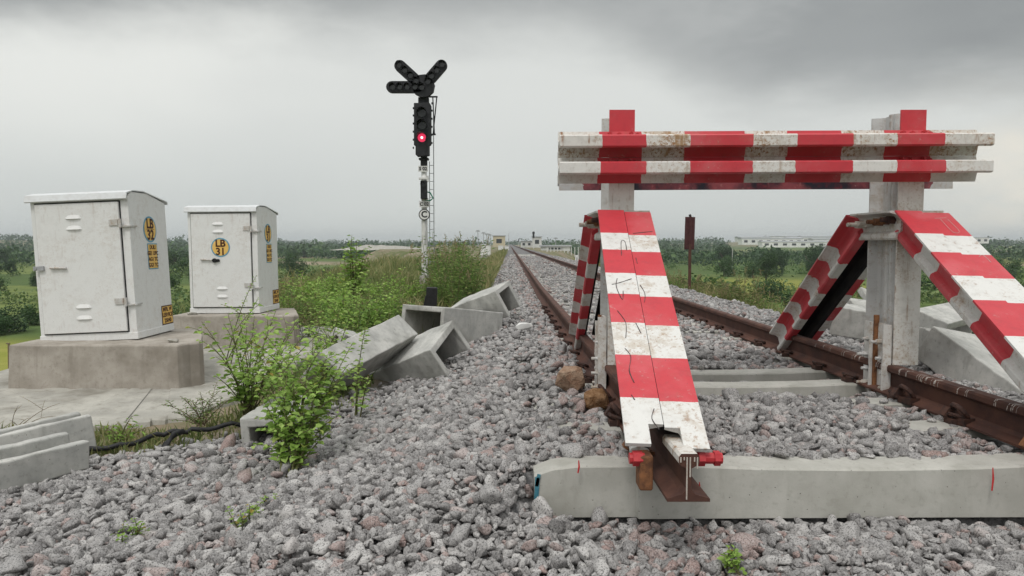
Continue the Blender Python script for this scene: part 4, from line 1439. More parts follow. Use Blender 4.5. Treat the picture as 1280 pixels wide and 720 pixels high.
# ------------------------------------------------------------------ plants near the track
def stem_curve(a, b, n=8, bow=.12, sideways=None):
    a, b = Vector(a), Vector(b)
    L_ = (b - a).length
    s = Vector((random.uniform(-1, 1), random.uniform(-1, 1), 0)) * bow * L_ * .5
    up = Vector((0, 0, bow * L_))
    return [a.lerp(b, i / n) + (up + s) * math.sin(math.pi * i / n) * .6 for i in range(n + 1)]
def broad_weed(label, base, tips, leaf, dens, name='leafy_weed', mats=('weedleaf', 'stem'), hue=(0.15, 0.85), yellow=.06, twigs=2, ww=.85, r0=.006):
    base = Vector(base)
    t = thing(name, base, label, 'weed')
    lf, stm = MB(), MB()
    def dress(cv, dens_, start):
        L_ = sum((cv[i + 1] - cv[i]).length for i in range(len(cv) - 1))
        nl = max(3, int(L_ * dens_))
        ph = random.uniform(0, 6)
        for k in range(nl):
            w = start + (1 - start) * (k + .5) / nl
            i = min(int(w * (len(cv) - 1)), len(cv) - 2)
            fr = w * (len(cv) - 1) - i
            p = cv[i].lerp(cv[i + 1], fr)
            ax = (cv[i + 1] - cv[i]).normalized()
            ph += 2.4 + random.uniform(-.4, .4)
            d = Vector((math.cos(ph), math.sin(ph), random.uniform(-.1, .5))) + ax * .35
            s_ = leaf * random.uniform(.55, 1.2) * (1.12 - .55 * w)
            rr = random.uniform(*hue) if random.random() > yellow else random.uniform(.9, 1.0)
            q = p + d.normalized() * s_ * .35
            stm.tube([p, q], .0012, 3, 0, .5, False)
            lf.leaf(q, d + Vector((0, 0, random.uniform(-.5, .1))), Vector((random.uniform(-.4, .4), random.uniform(-.4, .4), 1)), s_, s_ * ww, 0, rr, .18, .25)
    for tip in tips:
        b2 = base + Vector((random.uniform(-.04, .04), random.uniform(-.04, .04), 0))
        cv = stem_curve(b2, tip)
        stm.tube(cv, [r0 * (1 - .75 * i / (len(cv) - 1)) for i in range(len(cv))], 5)
        dress(cv, dens, .12)
        L_ = (cv[-1] - cv[0]).length
        for _ in range(twigs):
            i = random.randint(2, 6)
            d = Vector((random.uniform(-1, 1), random.uniform(-1, 1), random.uniform(.2, 1))).normalized()
            c2 = stem_curve(cv[i], cv[i] + d * L_ * random.uniform(.2, .4), 4)
            stm.tube(c2, [r0 * .5, r0 * .4, r0 * .35, r0 * .3, r0 * .2], 4)
            dress(c2, dens, .1)
    lf.build('foliage', M[mats[0]], t, base)
    stm.build('stem', M[mats[1]], t, base)
    return t
bA = gp(362, 592, -.44)
bA.z = hz(bA.x, bA.y)
broad_weed('big light green leafy weed growing in front of the upturned trough', bA,
           [at(x_, y_, Y_) for x_, y_, Y_ in ((430, 470, 4.15), (408, 452, 4.2), (385, 440, 4.1), (360, 455, 4.0), (340, 470, 4.1), (325, 495, 3.95), (350, 520, 3.85), (395, 500, 3.8), (415, 520, 3.95), (372, 530, 3.75),
                                              (440, 430, 4.4), (400, 420, 4.3), (352, 485, 3.9), (378, 475, 3.9), (410, 480, 4.0), (365, 430, 4.3), (436, 455, 4.2), (425, 490, 4.1), (412, 540, 3.9))], .050, 48, twigs=4)
bB = Vector((gp(310, 520, -.45).x - .02, 4.95, -.45))
broad_weed('spreading leafy weed between the concrete slab and the upturned trough', bB,
           [at(x_, y_, Y_) for x_, y_, Y_ in ((252, 402, 4.8), (262, 430, 4.6), (285, 392, 4.9), (300, 405, 4.8), (318, 395, 5.0), (345, 388, 5.1), (372, 400, 5.0), (395, 420, 4.9), (280, 450, 4.6), (300, 440, 4.5),
                                              (330, 430, 4.6), (360, 430, 4.7), (385, 385, 5.3), (270, 470, 4.6), (345, 450, 4.5), (310, 470, 4.5), (405, 395, 5.3))], .060, 30, twigs=3)
bC = Vector((gp(322, 440, -.45).x, 7.0, -.45))
broad_weed('thin upright weed standing in front of the farther cabinet door', bC, [at(320, 345, 6.9), at(323, 372, 6.9), at(316, 390, 6.8)], .035, 55, twigs=1)
bD = gp(447, 505, -.40)
bD.z = hz(bD.x, bD.y)
broad_weed('single slender weed growing up against the large tilted trough', bD, [at(456, 412, 4.95), at(448, 450, 4.9), at(462, 470, 4.8)], .042, 55, twigs=1)
bE = gp(405, 475, -.46)
broad_weed('arching weed with sparse leaves left of the large tilted trough', bE, [at(436, 398, 5.4), at(425, 385, 5.7), at(405, 420, 5.5), at(388, 408, 5.8), at(415, 440, 5.3)], .040, 30, twigs=1)
for lab, px_, py_, tips, lf_ in (('tiny bright sprout at the bottom edge right of centre', 913, 716, ((905, 692), (918, 690), (912, 684), (925, 700)), .030),
                                ('small green tuft alone on the gravel at lower left', 165, 664, ((155, 652), (178, 652), (168, 648), (160, 656)), .022),
                                ('low scattered sprout on the gravel below the upturned trough', 297, 655, ((283, 636), (312, 630), (300, 640), (330, 626)), .022),
                                ('little weed on the gravel right of the front pile', 338, 632, ((328, 622), (345, 620)), .018)):
    b_ = gp(px_, py_, -.40)
    b_.z = hz(b_.x, b_.y)
    broad_weed(lab, b_, [at(x_, y_, b_.y - .02) for x_, y_ in tips], lf_, 110, hue=(.1, .6), twigs=1, r0=.003)
b_ = gp(150, 556, -.47)
broad_weed('dark green blades sprouting at the foot of the concrete slab', b_, [at(x_, y_, 4.25) for x_, y_ in ((128, 532, ), (140, 538), (165, 520), (168, 530), (155, 540), (182, 535), (135, 545))], .06, 60, hue=(.0, .45), twigs=0, ww=.3)
b_ = gp(250, 532, -.46)
broad_weed('straggly small-leaved bush above the black cable', b_, [at(x_, y_, 4.6) for x_, y_ in ((205, 505), (215, 515), (225, 495), (240, 500), (250, 490), (262, 500), (275, 488), (285, 500), (295, 495), (230, 520), (265, 515), (285, 520), (212, 525))],
           .022, 110, mats=('herbleaf', 'drystem'), hue=(.1, .6), twigs=3, ww=.5, r0=.004)
b_ = gp(20, 540, -.5)
broad_weed('dry dead twigs at the front of the slab by the left edge', b_, [at(x_, y_, 4.55) for x_, y_ in ((23, 507), (12, 525), (38, 522), (75, 504), (70, 520))], .012, 14, mats=('herbleaf', 'drystem'), hue=(.8, 1.0), twigs=1, ww=.4, r0=.003)

# upright herbs, five variants, copied along the shoulders
def herb_proto(h, n, leaf, ww, tipseed, mat, group, cat='herb', name='tall_herb', spread=.25):
    t = thing(name, (0, 0, 0), '', cat, group)
    lf, stm = MB(), MB()
    for _ in range(n):
        a = Vector((random.uniform(-.12, .12), random.uniform(-.12, .12), -.05))
        hh = h * random.uniform(.55, 1.05)
        b = a + Vector((random.gauss(0, spread) * h, random.gauss(0, spread) * h, hh))
        cv = stem_curve(a, b, 7, .08)
        stm.tube(cv, [.006 * (1 - .7 * i / 7) for i in range(8)], 4)
        nl = int(hh * 34)
        ph = random.uniform(0, 6)
        for k in range(nl):
            w = .12 + .88 * (k + random.random()) / nl
            i = min(int(w * 7), 6)
            p = cv[i].lerp(cv[i + 1], w * 7 - i)
            ph += 2.4 + random.uniform(-.5, .5)
            d = Vector((math.cos(ph), math.sin(ph), random.uniform(.0, .9)))
            s_ = leaf * random.uniform(.6, 1.25) * (1.15 - .5 * w)
            lf.leaf(p + d * leaf * .5 * random.random(), d, (random.uniform(-.5, .5), random.uniform(-.5, .5), 1), s_, s_ * ww, 0, random.random() ** 1.2 * .9, .2, .35)
        if tipseed:
            for k in range(14):
                w = .78 + .25 * k / 14
                p = cv[-1] + Vector((random.gauss(0, .012), random.gauss(0, .012), (w - .95) * h * .5))
                lf.leaf(p, (random.uniform(-.4, .4), random.uniform(-.4, .4), 1), (1, 0, 0), .035, .012, 1, random.random(), .1, 0)
    lf.build('foliage', [M[mat], M['seed']], t)
    stm.build('stem', M['stem'], t)
    return t
G1 = 'tall green weeds along the left shoulder'
G2 = 'green weeds and seeding grass along the right shoulder'
G3 = 'low broad-leaved bushes on the left bank'
protos = [herb_proto(1.15, 9, .085, .28, True, 'herbleaf', G1), herb_proto(.95, 11, .075, .34, False, 'herbleaf', G1), herb_proto(1.4, 7, .09, .22, True, 'herbleaf', G1)]
protosB = [herb_proto(.75, 12, .085, .75, False, 'weedleaf', G3, 'bush', 'broadleaf_bush', .42), herb_proto(.6, 13, .07, .6, False, 'herbleaf', G3, 'bush', 'broadleaf_bush', .5)]
protosR = [herb_proto(.85, 12, .11, .12, True, 'grass', G2, 'herb', 'seeding_grass', .22), herb_proto(.7, 9, .08, .3, True, 'herbleaf', G2, 'herb', 'tall_herb', .25)]  # first variant is seeding grass, the second a leafy herb
used = set()
def put(proto, x, y, s, label, dz_=0.0):
    loc = (x, y, hz(x, y) + dz_)
    rz = random.uniform(0, 6.28)
    if proto.name in used:
        o_ = dup(proto, loc, rz, s, label)
    else:
        used.add(proto.name)
        o_ = proto
        o_.location, o_.rotation_euler, o_.scale = loc, (0, 0, rz), (s, s, s)
    o_['label'] = label
    return o_
LBL1 = 'green herb in the weed thicket between the signal and the ballast'
n_ = 0
while n_ < 110:
    y = 8.0 * (26 / 8.0) ** random.random()
    x = random.uniform(-.36, -.028) * y if n_ % 2 else -.62 - random.uniform(.0, .085) * y
    if x > -.60 - .01 * y or (y < 9.2 and x > -1.0):
        continue
    # leave the open earthy gap behind the black stub
    if 8 < y < 11.5 and -1.55 < x < -.2 and random.random() < .8:
        continue
    if (x + 1.25 * y / 11) ** 2 < .16 and y < 12.5:
        continue
    tall = math.exp(-((x / y + .080) / .028) ** 4)
    hh_ = max(.3, 1.06 - .037 * y) * random.uniform(.6, .98)
    if x / y > -.055:
        hh_ = max(.35, 1.15 - .022 * y) * random.uniform(.6, 1)
    hh_ = hh_ + max(0, 1.62 - hh_) * tall * random.uniform(.35, 1.0)
    pr_ = random.choice(protos)
    put(pr_, x, y, hh_ / {protos[0]: 1.15, protos[1]: .95, protos[2]: 1.4}[pr_], LBL1)
    n_ += 1
for i in range(46):
    y = random.uniform(7.8, 16)
    x = random.uniform(-4.6, -1.9) if y > 10.4 else random.uniform(-2.06, -1.55)
    put(random.choice(protosB), x, y, random.uniform(.6, 1.15), 'bright green broad-leaved bush in the thicket right of the farther cabinet')
for i in range(100):
    y = 7.5 * (34 / 7.5) ** random.random()
    x = random.uniform(4.15, 6.0)
    if y < 13 and random.random() < .3:
        continue
    put(random.choice(protosR), x, y, random.uniform(.6, 1.1), 'seeding green plant on the bank right of the ballast')
sap = Vector((at(441, 340, 14).x, 14.0, 0))
sap.z = hz(sap.x, sap.y)
broad_weed('slim leafy sapling standing taller than the weeds left of the signal', sap, [at(x_, y_, 14) for x_, y_ in ((440, 294, ), (437, 305), (446, 300), (455, 315), (462, 312), (430, 325), (450, 325), (440, 318))], .13, 16, 'sapling', hue=(.1, .6), twigs=2, r0=.016)

# ------------------------------------------------------------------ grass (nobody could count it)
def blades(n, fx, fy, lmin, lmax, keep):
    x = fx(n)
    y = fy(n)
    ok = keep(x, y)
    x, y = x[ok], y[ok]
    n = len(x)
    z = H(x, y) - .02
    ln = RNG.uniform(lmin, lmax, n) * (1 + .5 * vn(x, y, 1.3, 7)) * (1 + y / 220)
    ang = RNG.uniform(0, 6.28, n)
    lean = RNG.normal(0, .35, (n, 2))
    wd = (.0045 + y * .00045) * RNG.uniform(.7, 1.3, n)
    cx, sx_ = np.cos(ang) * wd, np.sin(ang) * wd
    P = np.zeros((n, 5, 3))
    P[:, 0] = np.stack([x - cx, y - sx_, z], -1)
    P[:, 1] = np.stack([x + cx, y + sx_, z], -1)
    mx_, my_ = x + lean[:, 0] * ln * .35, y + lean[:, 1] * ln * .35
    P[:, 2] = np.stack([mx_ + cx * .8, my_ + sx_ * .8, z + ln * .6], -1)
    P[:, 3] = np.stack([mx_ - cx * .8, my_ - sx_ * .8, z + ln * .6], -1)
    P[:, 4] = np.stack([x + lean[:, 0] * ln, y + lean[:, 1] * ln, z + ln * .95], -1)
    rnd = np.clip(.45 + .17 * (x > 3.5) + .3 * vn(x, y, 2.1, 12) + RNG.normal(0, .16, n), 0, 1)
    return P, rnd
Ps, rs = [], []
for args in (
    (30000, lambda n: RNG.uniform(-9, -.4, n), lambda n: 7.2 * (45 / 7.2) ** RNG.random(n), .12, .38, lambda x, y: (x < gravel_left(y) - .12 * RNG.random(len(x))) & (np.abs(x) < .8 * y) & ~((x < -2.0) & (y < 10.5)) & ~((x > -1.6) & (y < 9.6) & (RNG.random(len(x)) < .75))),
    (24000, lambda n: RNG.uniform(4.0, 9, n), lambda n: 5.5 * (48 / 5.5) ** RNG.random(n), .15, .42, lambda x, y: (x - track_c(y) > 4.12 + .2 * RNG.random(len(x))) & (np.abs(x) < .8 * y)),
    (2600, lambda n: RNG.uniform(-2.3, -1.2, n), lambda n: RNG.uniform(4.2, 7.5, n), .05, .16, lambda x, y: (x < gravel_left(y) + .08) & (x > -2.05 - .35 * (y < 4.55))),
    (1500, lambda n: RNG.uniform(-3.4, -2.1, n), lambda n: RNG.uniform(4.05, 4.6, n), .03, .10, lambda x, y: (x < gravel_left(y) + .15)),
    (16000, lambda n: RNG.uniform(-16, -4.8, n), lambda n: 9 * (50 / 9) ** RNG.random(n), .2, .6, lambda x, y: (np.abs(x) < .8 * y)),
    (9000, lambda n: RNG.uniform(-1.5, -.55, n) , lambda n: 20 * (90 / 20) ** RNG.random(n), .2, .5, lambda x, y: x < gravel_left(y) - .1)):
    P, r_ = blades(*args)
    Ps.append(P)
    rs.append(r_)
P = np.concatenate(Ps)
r_ = np.concatenate(rs)
n = len(P)
me = bpy.data.meshes.new('grass')
me.vertices.add(n * 5)
me.vertices.foreach_set('co', P.astype(np.float32).ravel())
b5 = np.arange(n)[:, None] * 5
q = np.concatenate([b5 + [0, 1, 2], b5 + [0, 2, 3], b5 + [3, 2, 4]], 1).reshape(-1)
me.loops.add(len(q))
me.loops.foreach_set('vertex_index', q.astype(np.int32))
me.polygons.add(len(q) // 3)
me.polygons.foreach_set('loop_start', np.arange(0, len(q), 3, dtype=np.int32))
me.update(calc_edges=True)
a = me.attributes.new('rnd', 'FLOAT', 'POINT')
a.data.foreach_set('value', np.repeat(r_, 5).astype(np.float32))
me.materials.append(M['grass'])
o = bpy.data.objects.new('grass', me)
COL.objects.link(o)
stuff(o, 'rough yellowish green grass on the banks beside the ballast', 'grass')


# ------------------------------------------------------------------ trees on the plain
def crown_mb(h, w, n, q, lobes):
    """leaf clumps spread through an uneven set of lobes"""
    mb = MB()
    ls = []
    for _ in range(lobes):
        a = random.uniform(0, 6.28)
        rr = random.uniform(.1, .85) * w / 2
        ls.append((Vector((math.cos(a) * rr, math.sin(a) * rr, h * random.uniform(.20, .84))), w * random.uniform(.17, .36), random.uniform(-.22, .22)))
    for i in range(n):
        c, r_, hue = random.choice(ls)
        d = Vector((random.gauss(0, 1), random.gauss(0, 1), random.gauss(0, .8))).normalized()
        p = c + d * r_ * random.uniform(.45, 1.12) ** .7
        p.z = max(p.z, h * .03 * random.random())
        s = q * random.uniform(.6, 1.3)
        dd_ = Vector((random.gauss(0, 1), random.gauss(0, 1), random.gauss(0, .6)))
        mb.leaf(p, dd_, (random.gauss(0, .6), random.gauss(0, .6), 1), s, s * .75, 0, min(1, max(0, .5 + hue + random.gauss(0, .16))), .2, .2)
    return mb
def tree_proto(h, w, n, q, lobes, mat, name, cat, group):
    t = thing(name, (0, 0, 0), '', cat, group)
    tr = MB()
    tr.tube([(0, 0, -.4), (.05, .02, h * .25), (0, .06, h * .55)], [h * .035, h * .026, h * .012], 7)
    for _ in range(4):
        a = random.uniform(0, 6.28)
        tr.tube([(0.03, .02, h * .25), (math.cos(a) * w * .15, math.sin(a) * w * .15, h * .5), (math.cos(a) * w * .3, math.sin(a) * w * .3, h * .66)], [h * .018, h * .011, h * .005], 5)
    tr.build('trunk', M['bark'], t)
    crown_mb(h, w, n, q, lobes).build('crown', M[mat], t)
    return t
GT = 'trees scattered over the plain'
GS = 'rounded bushes on the plain'
tp_ = [tree_proto(6.5, 6.0, 2200, .36, 12, 'treeleaf', 'broadleaf_tree', 'tree', GT), tree_proto(8.0, 6.5, 2400, .38, 13, 'treeleaf', 'broadleaf_tree', 'tree', GT),
       tree_proto(5.5, 5.5, 2000, .34, 10, 'bushleaf', 'broadleaf_tree', 'tree', GT)]
bp_ = [tree_proto(2.6, 3.6, 1500, .22, 8, 'bushleaf', 'round_bush', 'bush', GS), tree_proto(3.4, 4.2, 1700, .26, 9, 'treeleaf', 'round_bush', 'bush', GS)]
def puttree(proto, x, y, s, label):
    put(proto, x, y, s, label, -.1)
cnt = 0
# individually read trees and bushes: (photo column, distance, size, kind)
for px_, Y_, s_, kd, lab in (
    (8, 57, .62, 'b', 'dark bush in the field at the left edge behind the leaning cabinet'), (34, 62, .7, 'b', 'dark bush tucked against the left side of the leaning cabinet'), (-6, 55, .6, 'b', 'dark bush half cut by the left edge of the frame'),
    (888, 44, 1.25, 'b', 'big dark round bush right of the maroon board'), (862, 52, 1.3, 'b', 'big dark bush behind the maroon board'), (908, 60, 1.0, 'b', 'smaller round bush at the right of the dark bush pair'),
    (846, 58, 1.15, 'b', 'dark bush left of the maroon board'),
    (1262, 38, 1.1, 'b', 'dark green bush at the right edge behind the front strut'), (1232, 60, 1.2, 'b', 'bush behind the right strut, left of the edge bush'), (1278, 52, 1.2, 'b', 'tall bush cut by the right edge of the frame'),
    (362, 46, .55, 'b', 'dark bush right behind the farther cabinet'), (378, 36, .6, 'b', 'bush on the bank foot right of the farther cabinet'), (226, 60, .8, 'b', 'small bush seen between the two cabinets'),
    (1010, 60, .9, 'b', 'bush seen beyond the right back strut'), (1160, 90, 1.1, 'b', 'bush seen beside the right post'), (970, 85, 1.0, 'b', 'bush at the far edge of the bright field'), (958, 120, .8, 't', 'tree at the end of the bright field right of the maroon board')):
    x = (px_ - 640) / F * Y_
    puttree(random.choice(bp_ if kd == 'b' else tp_), x, Y_, s_, lab)
# hedgerow and loose trees
rows = [(-95, 88, -30, 84, 15), (-80, 112, -20, 128, 14), (-150, 150, -35, 170, 18), (-210, 215, -45, 240, 20), (36, 84, 90, 92, 12), (28, 138, 120, 150, 15), (60, 190, 170, 205, 16), (30, 250, 220, 262, 20), (-260, 300, -70, 330, 20), (-60, 60, -24, 72, 8), (-130, 128, -90, 120, 8), (-70, 180, -30, 190, 10), (50, 118, 110, 112, 10)]
for x0, y0, x1, y1, n_ in rows:
    for i in range(n_):
        t_ = (i + random.random()) / n_
        x = x0 + (x1 - x0) * t_ + random.gauss(0, 3)
        y = y0 + (y1 - y0) * t_ + random.gauss(0, 7)
        if random.random() < .38 or hz(x, y) > float(plain(x, y)) + .4:
            continue
        far = y > 130
        pr = random.choice(tp_) if (far or random.random() < .35) else random.choice(bp_)
        s = random.uniform(.5, .85) * (0.62 if (pr in tp_ and not far) else 1.0)
        if pr in bp_:
            lab = 'rounded bush in a hedgerow on the plain ' + ('left' if x < 0 else 'right') + ' of the railway'
        else:
            lab = 'dark green tree standing on the plain ' + ('left' if x < 0 else 'right') + ' of the railway'
        puttree(pr, x, y, s, lab)
        cnt += 1
print('trees', cnt)
# far-off woods and the low scrub of the plain: masses nobody could count
def clump_mass(name, label, cat, Xw, Yw, hgt, K, qs, mat, mean):
    n = len(Xw)
    Zw = plain(Xw, Yw)
    c = np.stack([Xw, Yw, Zw], -1)[:, None, :]
    hgt = hgt[:, None]
    d = RNG.normal(size=(n, K, 3))
    d /= np.linalg.norm(d, axis=2)[:, :, None]
    rad = hgt * RNG.uniform(.45, .95, (n, 1))
    rr = RNG.uniform(.5, 1.1, (n, K))
    pos = c + np.stack([d[:, :, 0] * rad * 1.2 * rr, d[:, :, 1] * rad * rr, np.maximum(.05, .46 + d[:, :, 2] * .5 * rr) * hgt], -1)
    sz = (hgt * qs)[:, :, None] * RNG.uniform(.6, 1.3, (n, K, 1))
    a1 = RNG.normal(size=(n, K, 3))
    a1 /= np.linalg.norm(a1, axis=2)[:, :, None]
    a2 = np.cross(a1, d)
    a2 /= np.linalg.norm(a2, axis=2)[:, :, None] + 1e-6
    quad = np.stack([pos - a1 * sz * .5, pos + a2 * sz * .42, pos + a1 * sz * .5, pos - a2 * sz * .42], 2).reshape(-1, 3)
    me = bpy.data.meshes.new(name)
    me.vertices.add(len(quad))
    me.vertices.foreach_set('co', quad.astype(np.float32).ravel())
    q = np.arange(len(quad), dtype=np.int32)
    me.loops.add(len(q))
    me.loops.foreach_set('vertex_index', q)
    me.polygons.add(len(q) // 4)
    me.polygons.foreach_set('loop_start', np.arange(0, len(q), 4, dtype=np.int32))
    me.update(calc_edges=True)
    a = me.attributes.new('rnd', 'FLOAT', 'POINT')
    a.data.foreach_set('value', np.repeat(np.clip(RNG.normal(mean, .2, (n, 1)) + RNG.normal(0, .12, (n, K)), 0, 1).ravel(), 4).astype(np.float32))
    me.materials.append(M[mat])
    o = bpy.data.objects.new(name, me)
    COL.objects.link(o)
    stuff(o, label, cat)
N_ = 5600
Yw = 215 * (2300 / 215) ** RNG.random(N_)
Xw = RNG.uniform(-.85, .85, N_) * Yw
dens = vn(Xw, Yw, 55, 20) + .6 * vn(Xw, Yw, 140, 21) + .5 * vn(Xw, Yw * 3, 90, 23)
town = (Xw / Yw > .30) & (Xw / Yw < .46)
ok = (dens > -.25) & ~((np.abs(Xw) < 24) & (Yw < 900)) & ~(town & (Yw > 430) & (Yw < 1000))
Xw, Yw, town = Xw[ok], Yw[ok], town[ok]
hgt = RNG.uniform(.5, 1.05, len(Xw)) * np.clip(2.6 + Yw * .0095, 0, 9)
hgt = hgt * np.where(RNG.random(len(Xw)) < .2, 1.35, 1.0) * np.where(town & (Yw > 280), .6, 1.0)
clump_mass('far_woods', 'belt of far-off dark trees along the horizon', 'woods', Xw, Yw, hgt, 34, .25, 'treeleaf', .45)
N_ = 6500
Yw = 42 * (420 / 42) ** RNG.random(N_)
Xw = RNG.uniform(-.85, .85, N_) * Yw
dens = vn(Xw, Yw, 9, 30) + .8 * vn(Xw, Yw * 1.8, 31, 31)
ok = (dens > .25) & ~((Xw / Yw < -.56) & (Yw < 84)) & (H(Xw, Yw) < plain(Xw, Yw) + .3) & (np.exp(-((Xw + 34) / 14) ** 4 - ((Yw - 44) / 9) ** 4) < .1)
Xw, Yw = Xw[ok], Yw[ok]
hgt = RNG.uniform(.5, 1.9, len(Xw)) * (1 + Yw / 400)
clump_mass('scrub', 'low green scrub spread over the plain beside the railway', 'scrub', Xw, Yw, hgt, 30, .22, 'scrubleaf', .5)

# ------------------------------------------------------------------ far railway furniture and buildings
def small_box(px_, py_top, Y_, w, label):
    x = (px_ - 640) / F * Y_
    z0 = hz(x, Y_) - .05
    zt = at(px_, py_top, Y_).z
    t = thing('equipment_cabinet', (x, Y_, z0), label, 'cabinet')
    b_ = (x, Y_, z0)
    hh = zt - z0
    mb = MB()
    mb.box((x, Y_, z0 + hh * .13), (w * 1.25, w * 1.1, hh * .26))
    mb.build('base', M['slab'], t, b_)
    mb = MB()
    mb.box((x, Y_, z0 + hh * .60), (w, w * .8, hh * .70))
    mb.build('body', M['cab'], t, b_)
    mb = MB()
    mb.box((x, Y_ - w * .4 - .01, z0 + hh * .60), (w * .84, .02, hh * .6))
    mb.build('door', M['cab'], t, b_)
    mb = MB()
    mb.box((x, Y_, z0 + hh * .97), (w * 1.12, w * .95, hh * .06))
    mb.build('roof', M['cabroof'], t, b_)
small_box(607, 305, 62, .86, 'white cabinet standing among weeds left of the far track')
small_box(626, 307, 112, .8, 'white cabinet farther along the track, left of a twin')
small_box(633.5, 307.5, 116, .7, 'white cabinet right of its twin near the vanishing rails')
def building(x, y, w, d, h, label, mat, nwin, roofm='roofgrey', storeys=1, gable=0.0, z0=None):
    z0 = hz(x, y) - .3 if z0 is None else z0
    b_ = (x, y, z0)
    t = thing('building', b_, label, 'building')
    mb = MB()
    mb.box((x, y, z0 + h / 2), (w, d, h))
    mb.build('wall', M[mat], t, b_)
    mb = MB()
    mb.extrude([(-d / 2 - .3, h), (d / 2 + .3, h), (d / 2 + .3, h + .25), (0, h + .3 + gable), (-d / 2 - .3, h + .25)], (x - w / 2 - .3, y, z0 + .003), (x + w / 2 + .3, y, z0 + .003), (0, 1, 0), yd=(0, 0, 1))
    mb.build('roof', M[roofm], t, b_)
    for s_ in range(storeys):
        for i in range(nwin):
            mb = MB()
            wx = x - w / 2 + w * (i + .5) / nwin
            mb.box((wx, y - d / 2 - .03, z0 + h * (s_ + .55) / storeys), (w / nwin * .45, .08, h / storeys * .38))
            mb.build('window', M['window'], t, b_)
    return t
bx = (671 - 640) / F * 270
building(bx, 270, 3.4, 4, 3.9, 'small white trackside hut with a flat roof right of the vanishing rails', 'wallwhite', 1, z0=-.6)
building(bx - 3.8, 276, 4.2, 4, 2.3, 'low white annex beside the trackside hut', 'wallwhite', 2, z0=-.6)
building((624 - 640) / F * 300, 300, 5, 5, 4.6, 'little cream hut left of the vanishing rails', 'wallyellow', 1, z0=-.6)
building((694 - 640) / F * 150, 150, 6, 2.4, .9, 'low white wall block beside the far track', 'wallwhite', 1, z0=-.7)
for i, (px_, Y_, w, h, pyt, nw) in enumerate(((962, 840, 70, 7, 297, 8), (1012, 880, 60, 8, 296, 7), (1000, 800, 90, 6, 301, 9), (1045, 830, 60, 7, 298, 6), (940, 900, 40, 6, 295.5, 5), (1028, 930, 60, 7, 294.5, 6), (1210, 900, 40, 7, 296, 5), (985, 950, 60, 6, 294.5, 7))):
    Y_, w, h = Y_ * .62, w * .62, h * .62
    x = (px_ - 640) / F * Y_
    zt = at(px_, pyt, Y_).z
    labs = ('long white works building in the far town, left of the row', 'pale works building behind the longest white one', 'longest and nearest white building of the far town', 'white building of the far town at the right of the row',
            'small pale building at the left end of the far town', 'pale building highest on the far hill', 'lone pale building on the skyline at far right', 'pale block at the back of the far town')
    building(x, Y_, w, 9, h, labs[i], 'wallbright', nw, gable=.5, z0=zt - h - .8)
# light masts
mlab = ('tallest light mast left of the far track', 'second light mast from the tallest in the far row', 'third mast in the row of far light masts', 'fourth mast in the far row, close to the third', 'shortest mast at the right end of the far row', 'lone light mast far to the right of the track')
for (px_, pyt, Y_), lab in zip(((597.5, 289, 230), (604.5, 291.5, 250), (608.5, 293, 270), (610.8, 293, 280), (613, 294, 290), (694.5, 298, 260)), mlab):
    x = (px_ - 640) / F * Y_
    z0 = hz(x, Y_) - .2
    zt = at(px_, pyt, Y_).z
    t = thing('light_mast', (x, Y_, z0), lab, 'light mast')
    mb = MB()
    mb.tube([(x, Y_, z0), (x, Y_, zt)], [.16, .10], 8)
    mb.build('pole', M['galv'], t, (x, Y_, z0))
    mb = MB()
    mb.box((x, Y_, zt), (1.5, .3, .22))
    mb.box((x, Y_ - .1, zt + .22), (.9, .3, .18))
    mb.build('lamp_head', M['galv'], t, (x, Y_, z0))
x = (636 - 640) / F * 420
mb = MB()
mb.tube([(x, 420, -.7), (x, 420, at(636, 291, 420).z)], [.22, .10], 6)
for k in range(5):
    mb.box((x, 420, .5 + k * 1.2), (.5, .1, .08))
tag(mb.build('lattice_mast', M['galv'], None, (x, 420, -.7)), 'thin pale mast rising where the rails vanish', 'mast')
def far_signal(px_, pyt, pyb, Y_, label):
    x = (px_ - 640) / F * Y_
    zt = at(px_, pyt, Y_).z
    zb = at(px_, pyb, Y_).z
    z0 = -.8
    b_ = (x, Y_, z0)
    t = thing('railway_signal', b_, label, 'railway signal')
    mb = MB()
    mb.tube([(x, Y_, z0), (x, Y_, zb)], .10, 8)
    mb.build('post', M['polewhite'], t, b_)
    k = zt - zb
    mb = MB()
    mb.box((x, Y_ - .2, zb + k * .30), (k * .30, .3, k * .60))
    mb.cyl((x, Y_ - .3, zb + k * .80), (x, Y_ - .1, zb + k * .80), k * .22, 10)
    mb.build('signal_head', M['black'], t, b_)
far_signal(666.8, 289.5, 297.5, 200, 'far black signal rising above the white trackside hut')
far_signal(648.5, 298.5, 302, 330, 'tiny far signal just right of the vanishing rails')
# kilometre stone
km = Vector(((721 - 640) / F * 42, 42, 0))
km.z = hz(km.x, 42) - .1
mb = MB()
mb.box((km.x, 42, km.z + .32), (.20, .14, .62), None, 0, .94)
mb.box((km.x, 42 - .075, km.z + .40), (.03, .01, .2), None, 1)
tag(mb.build('kilometre_stone', [M['signwhite'], M['ink']], None, km, bevel=.02), 'small white marker stone on the right shoulder of the far track', 'marker stone')
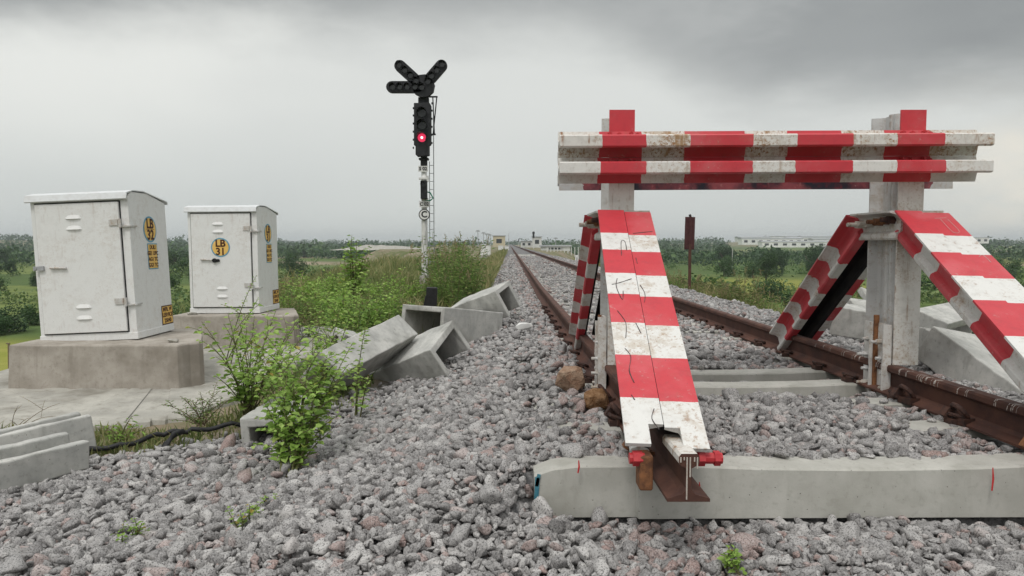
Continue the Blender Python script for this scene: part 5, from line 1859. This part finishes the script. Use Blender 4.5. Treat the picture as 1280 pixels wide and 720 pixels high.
# pale fence posts beyond the right shoulder
for i in range(13):
    Y_ = 120 + i * 3
    px_ = 684 + i * 4.3
    x = (px_ - 640) / F * Y_
    z0 = hz(x, Y_) - .1
    mb = MB()
    mb.box((x, Y_, (z0 + at(px_, 309, Y_).z) / 2), (.16, .16, at(px_, 309, Y_).z - z0), None, 0, .8)
    tag(mb.build('fence_post', M['polewhite'], None, (x, Y_, z0)), 'pale post in the row standing on low ground right of the far track', 'post', 'row of pale posts right of the far track')
for px_, Y_, ht, lab in ((484.5, 100, 1.3, 'thin white stake in the field left of the signal'), (226.5, 52, 1.5, 'grey stake in the field seen between the two cabinets'), (915, 150, 5.5, 'slim pale pole on the plain right of the maroon board'), (6, 38, 1.9, 'wooden stake in the yellow field at the left edge')):
    x = (px_ - 640) / F * Y_
    z0 = hz(x, Y_) - .1
    mb = MB()
    mb.tube([(x, Y_, z0), (x + .03, Y_, z0 + ht)], [.07, .05], 7)
    mb.box((x, Y_, z0 + ht), (.16, .12, .05))
    tag(mb.build('stake', M['polewhite'] if Y_ != 38 else M['drystem'], None, (x, Y_, z0)), lab, 'stake')
# pale gravel ridge in the yard
mb = MB()
for i in range(24):
    pass
xs_ = np.linspace(-44, -19, 26)
vs, fs = [], []
for i, xx in enumerate(xs_):
    t_ = i / 25
    hgt_ = 2.1 * math.sin(math.pi * min(1, t_ * .55 + .35)) * .6 * min(1, t_ * 3 + .05) * (1 + .06 * math.sin(i * 1.7))
    for dy_, k_ in ((-5, 0), (-2.2, .72), (0, 1), (2.2, .72), (5, 0)):
        vs.append((xx, 178 + dy_ + .8 * math.sin(i * .8), -.75 + hgt_ * k_ + (.05 * math.sin(i * 2.3 + dy_))))
for i in range(25):
    for j in range(4):
        fs.append((i * 5 + j, (i + 1) * 5 + j, (i + 1) * 5 + j + 1, i * 5 + j + 1))
mb.add(vs, fs)
tag(mb.build('gravel_heap', M['slab'], None, (-31, 178, -.8), smooth=True), 'long pale heap of gravel behind the signal post', 'heap')

# ------------------------------------------------------------------ haze
me = bpy.data.meshes.new('haze')
bm = bmesh.new()
bmesh.ops.create_cube(bm, size=1.0)
for v in bm.verts:
    v.co = Vector((v.co.x * 6400, v.co.y * 6400, -9.0 if v.co.z < 0 else 34.0))
bm.to_mesh(me)
bm.free()
m = bpy.data.materials.new('haze')
m.use_nodes = True
m.node_tree.nodes.clear()
N = NT(m.node_tree)
vol = N.n('ShaderNodeVolumePrincipled', {'Color': (0.80, 0.86, 0.90, 1), 'Density': 0.00034, 'Anisotropy': 0.1})
N.n('ShaderNodeOutputMaterial', {'Volume': vol.outputs[0]})
me.materials.append(m)
o = bpy.data.objects.new('haze', me)
COL.objects.link(o)
stuff(o, 'thin pale humid haze over the plain', 'haze')
